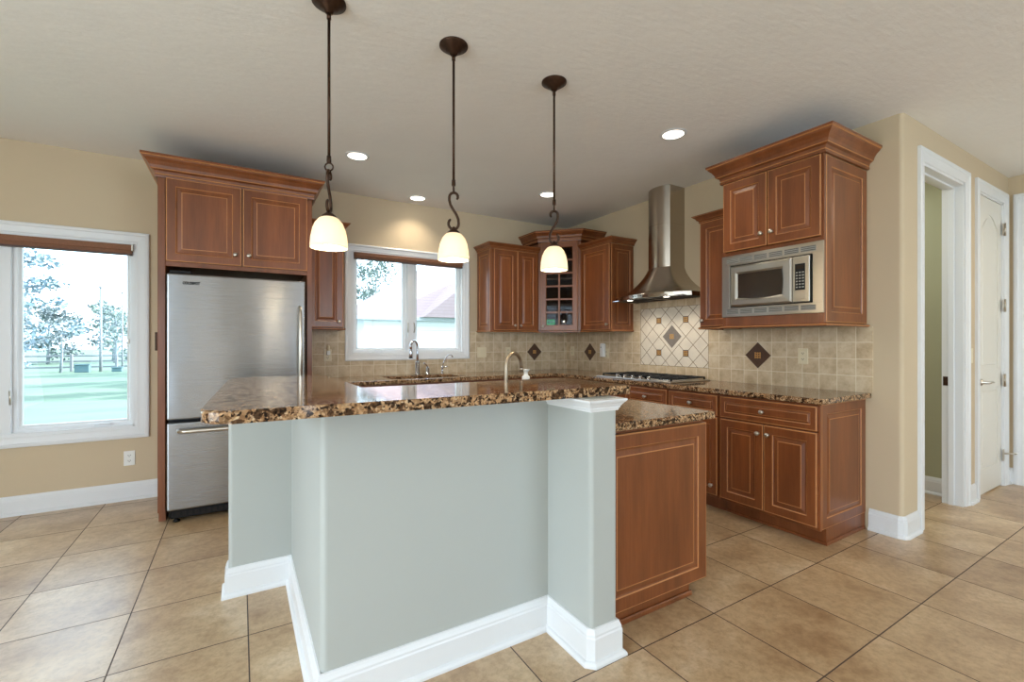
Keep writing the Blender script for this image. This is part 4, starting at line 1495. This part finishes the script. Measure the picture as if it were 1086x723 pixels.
def rpoly(pts, rad, seg=5):
    """round the corners of a polygon; rad per corner"""
    out = []
    n = len(pts)
    for k in range(n):
        p, a, b = V(pts[k]).to_2d(), V(pts[k - 1]).to_2d(), V(pts[(k + 1) % n]).to_2d()
        r = rad[k] if isinstance(rad, (list, tuple)) else rad
        if r <= 0:
            out.append((p.x, p.y)); continue
        d1 = (a - p).normalized(); d2 = (b - p).normalized()
        ang = d1.angle(d2)
        t = r / math.tan(ang / 2)
        c = p + (d1 + d2).normalized() * (r / math.sin(ang / 2))
        s = p + d1 * t - c; e = p + d2 * t - c
        a0 = math.atan2(s.y, s.x); a1 = math.atan2(e.y, e.x)
        da = (a1 - a0 + PI) % (2 * PI) - PI
        for j in range(seg + 1):
            out.append((c.x + r * math.cos(a0 + da * j / seg), c.y + r * math.sin(a0 + da * j / seg)))
    return out


R2 = [(-3.668, -1.935), (-3.668, -2.03), (-3.388, -2.03), (-3.388, -3.03), (-2.455, -3.03), (-2.455, -3.315), (-2.319, -3.315), (-2.319, -2.91), (-3.268, -2.91), (-3.268, -1.935)]
mb = MB().prism(rpoly(R2, [.018, .018, 0, .022, 0, .018, .012, 0, 0, .01], 5), 0, IW0, 'island_paint')
hw = part(mb, 'half_wall', isl)
R2p = R2[:7] + [(-2.319, -3.222)]
part(MB().sweep([(-3.268, -1.935)] + R2[:5] + [(-2.455, -3.30), (-2.44, -3.315), (-2.319, -3.315), (-2.319, -3.218)], BB, 'trim'), 'baseboard', isl, 'white moulded baseboard')
CAP = [(0, 0), (.004, 0), (.006, .008), (.010, .012), (.010, .016), (.020, .030), (.026, .036), (.030, .042), (.030, .048), (0, .048)]
part(MB().sweep([(-2.455, -3.03), (-2.455, -3.315), (-2.319, -3.315), (-2.319, -3.03)], CAP, 'trim', o=V((0, 0, IW0 - .0495))), 'column_cap', isl, 'white crown cap on the column')
mb = MB().box(-2.18, -1.625, -3.195, -2.03, .105, .870, 'wood', .0015).box(-2.316, -2.18, -3.195, -2.57, .105, .87, 'wood').box(-2.316, -2.18, -2.57, -2.03, .105, .71, 'wood')
mb.box(-2.316, -1.71, -3.185, -2.05, 0, .106, 'wood')
mb.box(-3.265, -2.52, -2.905, -2.03, .105, .870, 'wood').box(-2.52, -2.316, -2.905, -2.03, .105, .71, 'wood').box(-3.265, -2.316, -2.90, -2.10, 0, .106, 'wood')
part(mb, 'cabinet_body', isl)
mb = MB().panel((-2.316, -3.195, .075), X_, Z_, -Y_, .705, .775, .018, .062)
part(mb, 'end_panel', isl)
mb = MB().box(-2.316, -1.70, -3.197, -3.185, 0, .026, 'wood', .004)
part(mb, 'shoe_moulding', isl)
for y0, y1, k in ((-3.185, -2.62, -2.66), (-2.61, -2.04, -2.08)):
    d = front(isl, 'door', y0, y1, .10, .695, -1.625, '+x')
    knob(d, (-1.605, k, .64), X_)
    d = front(isl, 'drawer', y0, y1, .705, .855, -1.625, '+x')
    knob(d, (-1.605, (y0 + y1) / 2, .78), X_)

# raised bar top
R = [(-3.715, -3.236), (-2.178, -3.262), (-2.178, -2.772), (-3.196, -2.772), (-3.196, -1.918), (-3.640, -1.900), (-3.715, -1.99)]
R = [(-3.715, -3.228), (-2.178, -3.258), (-2.178, -2.772), (-3.194, -2.772), (-3.206, -1.925), (-3.662, -1.905)]
mb = MB().prism(rpoly(R, [.075, .012, .012, .012, .045, .05], 8), 1.0305, 1.0675, 'granite', .010, 3)
single(mb, 'bar_top', 'raised L-shaped brown granite bar top on the island', 'countertop')
# lower island counter
xs = [-3.262, -2.50, -2.314, -2.20, -1.587]
ys = [-3.243, -2.906, -2.55, -2.28, -1.998]
def keepi(a, b):
    if b == 0:
        return a in (2, 3)
    return not (a in (1, 2) and b == 2)
mb = MB().gridslab(xs, ys, keepi, .8705, .9065, 'granite', .007, 2)
single(mb, 'island_counter', 'lower brown granite island counter behind the painted column', 'countertop')
ps = thing('prep_sink', 'small undermount prep sink hidden behind the island bar', 'sink', (-2.35, -2.415, .74))
mb = MB()
for a in ((-2.505, -2.497, -2.555, -2.275, .73, .869), (-2.203, -2.195, -2.555, -2.275, .73, .869), (-2.505, -2.195, -2.555, -2.547, .73, .869), (-2.505, -2.195, -2.283, -2.275, .73, .869), (-2.505, -2.195, -2.555, -2.275, .722, .73)):
    mb.box(*a, 'steel')
part(mb, 'basin', ps)
pf = thing('prep_faucet', 'satin nickel gooseneck prep faucet rising behind the island bar', 'faucet', (-2.418, -2.60, .9065))
fz0 = V((-2.418, -2.60, .9065))
part(MB().lathe([(0, 0), (.026, 0), (.026, .006), (.018, .014), (.0135, .05), (.0115, .06), (0, .06)], fz0, 'brushed_nickel', Z_, 18), 'faucet_base', pf)
u_ = V((.90, .43, 0)).normalized()
c_ = fz0 + V((0, 0, .212)) + u_ * .074
pth = [fz0 + V((0, 0, .04)), fz0 + V((0, 0, .14))] + arc(c_, .074, PI, .12, u_, 18) + [c_ + u_ * .077 + Z_ * -.012]
part(MB().tube(pth, [.0105] * 3 + [.010] * (len(pth) - 3), 'brushed_nickel', 12), 'gooseneck', pf)
part(MB().lathe([(.009, .008), (.0105, .0), (.0105, -.022), (0, -.022)], pth[-1], 'brushed_nickel', Z_, 14), 'aerator', pf)
part(MB().tube([fz0 + V((.012, -.005, .035)), fz0 + V((.045, -.02, .045)), fz0 + V((.07, -.03, .062))], [.006, .005, .006], 'brushed_nickel', 8), 'lever', pf)
so = thing('soap_dispenser', 'white soap pump top peeking above the island bar edge', 'soap dispenser', (-2.205, -2.46, .9065))
sz = V((-2.205, -2.46, .9065))
part(MB().lathe([(0, 0), (.032, 0), (.036, .01), (.036, .09), (.030, .115), (.016, .128), (0, .128)], sz, 'white_plastic', Z_, 20), 'bottle', so)
part(MB().lathe([(.018, .124), (.022, .130), (.022, .148), (.012, .156), (.010, .172), (.018, .182), (.024, .188), (0, .190)], sz, 'white_plastic', Z_, 18), 'pump_head', so)
part(MB().tube([sz + V((0, 0, .183)), sz + V((.012, .018, .184)), sz + V((.02, .034, .180))], .006, 'white_plastic', 8), 'nozzle', so)

# ------------------------------------------------------------------ pendants


def pendant(x, y, ang, mirror, label):
    r = thing('pendant_lamp', label, 'pendant lamp', (x, y, H), 'bronze pendants over the island')
    u = V((math.cos(ang), math.sin(ang), 0)) * mirror
    mb = MB().lathe([(0, 0), (.070, 0), (.070, -.006), (.058, -.010), (.056, -.016), (.040, -.022), (.036, -.030), (.020, -.036), (.016, -.048), (0, -.050)], (x, y, H - .0005), 'bronze', Z_, 28)
    part(mb, 'ceiling_canopy', r)
    mb = MB().tube([(x, y, H - .045), (x, y, 2.035)], .0062, 'bronze', 10)
    mb.lathe([(0, 0), (.009, 0), (.010, .008), (.009, .03), (0, .03)], (x, y, 2.022), 'bronze', Z_, 12)
    mb.lathe([(0, 0), (.009, 0), (.009, .022), (0, .022)], (x, y, H - .075), 'bronze', Z_, 12)
    part(mb, 'stem', r)
    uu = V((math.cos(ang + PI / 2), math.sin(ang + PI / 2), 0))
    mb = MB().tube([V((x, y, 2.005)) + (uu * math.cos(t) + Z_ * math.sin(t)) * .017 for t in [2 * PI * k / 18 for k in range(18)]], .0034, 'bronze', 8, True)
    part(mb, 'hanging_ring', r)
    # S scroll
    P = []
    for k in range(9):      # upper hook
        t = math.radians(-40 + 220 * k / 8)
        P.append(V((x, y, 1.968)) + u * (.021 * math.cos(t)) * 1 + Z_ * (.021 * math.sin(t)))
    body = [(-.021, 1.952), (-.016, 1.930), (-.002, 1.905), (.013, 1.882), (.023, 1.858), (.025, 1.838)]
    for a, z in body:
        P.append(V((x, y, 0)) + u * a + Z_ * z)
    for k in range(1, 11):
        t = math.radians(0 - 235 * k / 10)
        P.append(V((x, y, 1.836)) + u * (.000 + .0255 * math.cos(t)) + Z_ * (.028 * math.sin(t)))
    mb = MB().tube(P, [.005] + [.0068] * (len(P) - 2) + [.005], 'bronze', 8)
    part(mb, 'scroll', r)
    mb = MB().lathe([(0, .030), (.006, .030), (.009, .022), (.016, .016), (.030, .004), (.032, -.004), (.022, -.008), (0, -.008)], (x, y, 1.790), 'bronze', Z_, 20)
    part(mb, 'shade_cap', r)
    mb = MB().lathe([(.026, 1.790), (.040, 1.782), (.056, 1.763), (.067, 1.736), (.074, 1.700), (.0765, 1.668), (.0765, 1.656), (.0735, 1.656), (.0735, 1.668), (.071, 1.700), (.064, 1.734), (.053, 1.760), (.038, 1.778), (.026, 1.786)], (x, y, 0), 'shade', Z_, 36)
    part(mb, 'glass_shade', r, 'frosted alabaster dome shade')
    mb = MB().lathe([(0, 1.660), (.014, 1.662), (.025, 1.672), (.029, 1.690), (.024, 1.712), (.014, 1.735), (.012, 1.765), (0, 1.765)], (x, y, 0), 'bulb', Z_, 18)
    part(mb, 'bulb', r, 'lit bulb')
    lp = light('pendant_light', 'POINT', (x, y, 1.645), (0, 0, 0), 4.5, (1.0, .80, .54), shadow_soft_size=.03)
    lp.parent = r
    lp.location = V((0, 0, 1.640 - H))


pendant(-3.291, -2.585, math.radians(63), 1, 'leftmost bronze pendant, scroll seen edge-on, in front of the refrigerator cabinet')
pendant(-2.715, -2.595, math.radians(-31), 1, 'middle bronze pendant with S scroll hanging before the sink window')
pendant(-2.103, -2.595, math.radians(-31), -1, 'rightmost bronze pendant hanging before the glazed corner cabinet')

for x, y, lab in ((-2.829, -.984, 'recessed ceiling light nearest the refrigerator cabinet'), (-2.073, -.22, 'recessed ceiling light close above the sink window'),
                  (-1.005, -.990, 'recessed ceiling light above the corner cabinets'), (-1.006, -2.509, 'recessed ceiling light in front of the microwave cabinet')):
    r = thing('recessed_light', lab, 'ceiling light', (x, y, H), 'recessed ceiling lights')
    part(MB().lathe([(.070, -.0005), (.072, -.007), (.088, -.004), (.092, -.0005)], (x, y, H), 'trim', Z_, 32), 'trim_ring', r)
    part(MB().lathe([(0, -.0035), (.060, -.0035), (.071, -.005), (.071, -.0005)], (x, y, H), 'lamp_disc', Z_, 32), 'lens', r, 'bright lit lens')
    sp_ = light('downlight', 'SPOT', (x, y, H - .02), (0, 0, 0), 22, (1.0, .88, .70), spot_size=math.radians(125), spot_blend=.8, shadow_soft_size=.06)
    sp_.parent = r
    sp_.location = (0, 0, -.02)

# ------------------------------------------------------------------ outdoors
GZ = -.45
struct(MB().box(-120, 120, .2, 140, GZ - .4, GZ, 'grass').box(-120, -6.9, -60, .2, GZ - .4, GZ, 'grass'), 'ground_lawn', 'bright mown lawn beyond the windows')


def foliage(mb, c, r, n, m, size=.1, flat=.75):
    c = V(c)
    i = mb.mi(m)
    for k in range(n):
        while True:
            d = V((random.uniform(-1, 1), random.uniform(-1, 1), random.uniform(-1, 1)))
            if .25 < d.length < 1:
                break
        p = c + V((d.x * r, d.y * r, d.z * r * flat))
        a = V((random.gauss(0, 1), random.gauss(0, 1), random.gauss(0, 1))).normalized()
        b = a.cross(V((random.gauss(0, 1), random.gauss(0, 1), random.gauss(0, 1)))).normalized()
        s = size * random.uniform(.6, 1.3)
        f = mb.bm.faces.new([mb.bm.verts.new(p + a * s), mb.bm.verts.new(p + b * s * .6), mb.bm.verts.new(p - a * s), mb.bm.verts.new(p - b * s * .6)])
        f.material_index = i


def tree(name, label, base, h, crown, n, leaf, lsize, trunk=.12, branches=7, group=None, lean=0.0, low=.35, clusters=9, crad=.4):
    base = V(base)
    r = thing(name, label, 'tree', base, group)
    mb = MB()
    top = base + V((lean, 0, h * .8))
    mid = base + V((lean * .35 + h * .02, 0, h * .4))
    mb.tube([base, mid, top], [trunk, trunk * .7, trunk * .15], 'bark', 8)
    tips = []
    for k in range(branches):
        t = low + (.95 - low) * k / max(1, branches - 1)
        s = base.lerp(mid, t * 2) if t < .5 else mid.lerp(top, t * 2 - 1)
        a = k * 2.4 + random.uniform(-.4, .4)
        L = crown * (1.05 - .5 * t) * random.uniform(.8, 1.1)
        e = s + V((math.cos(a) * L, math.sin(a) * L, h * .12 * random.uniform(.4, 1.4)))
        m_ = s.lerp(e, .5) + V((0, 0, h * .03 * random.uniform(-1, 1)))
        mb.tube([s, m_, e], [trunk * .35 * (1.1 - t), trunk * .22, trunk * .06], 'bark', 6)
        tips += [m_, e]
        for q_ in range(2):
            e2 = e.lerp(s, .35 * q_) + V((random.uniform(-1, 1), random.uniform(-1, 1), random.uniform(0, .7))) * L * .35
            mb.tube([m_.lerp(e, .4), e2], [trunk * .12, trunk * .04], 'bark', 5)
            tips.append(e2)
    part(mb, 'trunk', r)
    mb = MB()
    tips.append(top)
    per = max(4, n // len(tips))
    for t in tips:
        foliage(mb, t, crown * crad, per, leaf, lsize, .6)
    fo = mb.link('foliage', r, base, False)
    return r


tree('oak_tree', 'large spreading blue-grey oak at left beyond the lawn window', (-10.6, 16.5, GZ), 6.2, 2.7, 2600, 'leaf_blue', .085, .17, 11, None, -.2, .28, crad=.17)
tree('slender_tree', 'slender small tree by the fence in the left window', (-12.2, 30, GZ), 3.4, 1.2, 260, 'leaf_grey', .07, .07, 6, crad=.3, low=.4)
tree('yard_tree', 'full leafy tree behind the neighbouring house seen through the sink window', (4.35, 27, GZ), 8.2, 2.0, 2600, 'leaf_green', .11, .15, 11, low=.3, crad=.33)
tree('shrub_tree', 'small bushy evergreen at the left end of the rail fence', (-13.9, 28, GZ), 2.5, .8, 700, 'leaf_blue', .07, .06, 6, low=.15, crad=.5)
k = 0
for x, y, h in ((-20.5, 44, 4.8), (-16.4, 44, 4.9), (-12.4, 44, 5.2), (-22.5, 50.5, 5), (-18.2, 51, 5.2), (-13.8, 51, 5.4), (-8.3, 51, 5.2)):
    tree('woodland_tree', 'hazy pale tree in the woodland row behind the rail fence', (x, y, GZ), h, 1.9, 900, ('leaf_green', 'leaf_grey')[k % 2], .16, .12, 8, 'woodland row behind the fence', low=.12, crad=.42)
    k += 1
# garden trees out of the frame whose shade falls across the lawn
for x, y, h, lab in ((-2.5, 14.5, 5.2, 'garden tree nearest the house on the right of the lawn'), (-3.2, 19.5, 5.6, 'middle garden tree on the right of the lawn'), (-2.2, 25.5, 6.0, 'garden tree farthest out on the right of the lawn')):
    tree('garden_tree', lab, (x, y, GZ), h, 1.5, 1300, 'leaf_green', .14, .15, 9, low=.2, crad=.4)
fn = thing('rail_fence', 'long weathered split rail fence across the far lawn', 'fence', (-13, 31, GZ))
for k in range(11):
    part(MB().box(-24 + k * 2.0 - .06, -24 + k * 2.0 + .06, 30.95, 31.07, GZ, GZ + 1.0, 'fence', .01), 'post', fn)
for z in (.25, .58, .9):
    part(MB().box(-24, -4, 31.07, 31.12, GZ + z - .05, GZ + z + .05, 'fence', .01), 'rail', fn)
for x, w, lab in ((-11.2, .62, 'wide green utility box on the lawn by the fence'), (-9.7, .45, 'smaller grey-green utility box right of the pole')):
    r = thing('utility_box', lab, 'utility box', (x, 29.6, GZ))
    hh = .42 if w > .5 else .22
    part(MB().box(x - w / 2, x + w / 2, 29.4, 29.8, GZ, GZ + hh, 'util', .02), 'cabinet', r)
    part(MB().box(x - w / 2 - .03, x + w / 2 + .03, 29.37, 29.83, GZ + hh, GZ + hh + .05, 'util', .01), 'lid', r)
for x, y, h, rr, lab in ((-10.55, 30.2, 4.85, .075, 'tall grey utility pole behind the wide utility box'), (-9.6, 30.3, 4.6, .05, 'thinner pale pole at the right of the lawn view')):
    r = thing('utility_pole', lab, 'pole', (x, y, GZ))
    part(MB().lathe([(0, 0), (rr, 0), (rr * .7, h), (0, h)], (x, y, GZ), 'fence', Z_, 10), 'shaft', r)
    part(MB().lathe([(0, 0), (rr * 1.3, 0), (rr * 1.3, .06), (0, .09)], (x, y, GZ + h), 'fence', Z_, 10), 'pole_cap', r)

hs = thing('house', 'white neighbouring house with pale red hip roof outside the sink window', 'house', (6, 17, GZ))
mb = MB().box(.7, 11, 14.3, 22, GZ, 2.3, 'house_wall')
for k in range(14):
    z = GZ + .12 + k * .19
    mb.box(.685, 11, 14.285, 14.30, z, z + .012, 'house_trim')
part(mb, 'house_wall', hs)
ev = 2.28
mb = MB()
rp = [(.30, 13.9, ev), (11.4, 13.9, ev), (11.4, 22.4, ev), (.30, 22.4, ev), (5.2, 18.2, 5.55), (7.4, 18.2, 5.55)]
for f in ((0, 1, 5, 4), (1, 2, 5), (2, 3, 4, 5), (3, 0, 4), (3, 2, 1, 0)):
    mb.poly([rp[j] for j in f], 'roof')
part(mb, 'roof', hs)
mb = MB()
g = [(2.9, 13.3, ev + .02), (7.6, 13.3, ev + .02), (5.25, 13.3, 4.1), (2.9, 13.9, ev + .02), (7.6, 13.9, ev + .02), (5.25, 17.0, 4.1)]
for f in ((0, 2, 5, 3), (1, 4, 5, 2), (0, 1, 2), (0, 3, 4, 1), (3, 5, 4)):
    mb.poly([g[j] for j in f], 'roof')
part(mb, 'porch_roof', hs)
part(MB().box(.25, 11.45, 13.82, 13.92, ev - .12, ev + .03, 'house_trim', .01), 'gutter', hs)
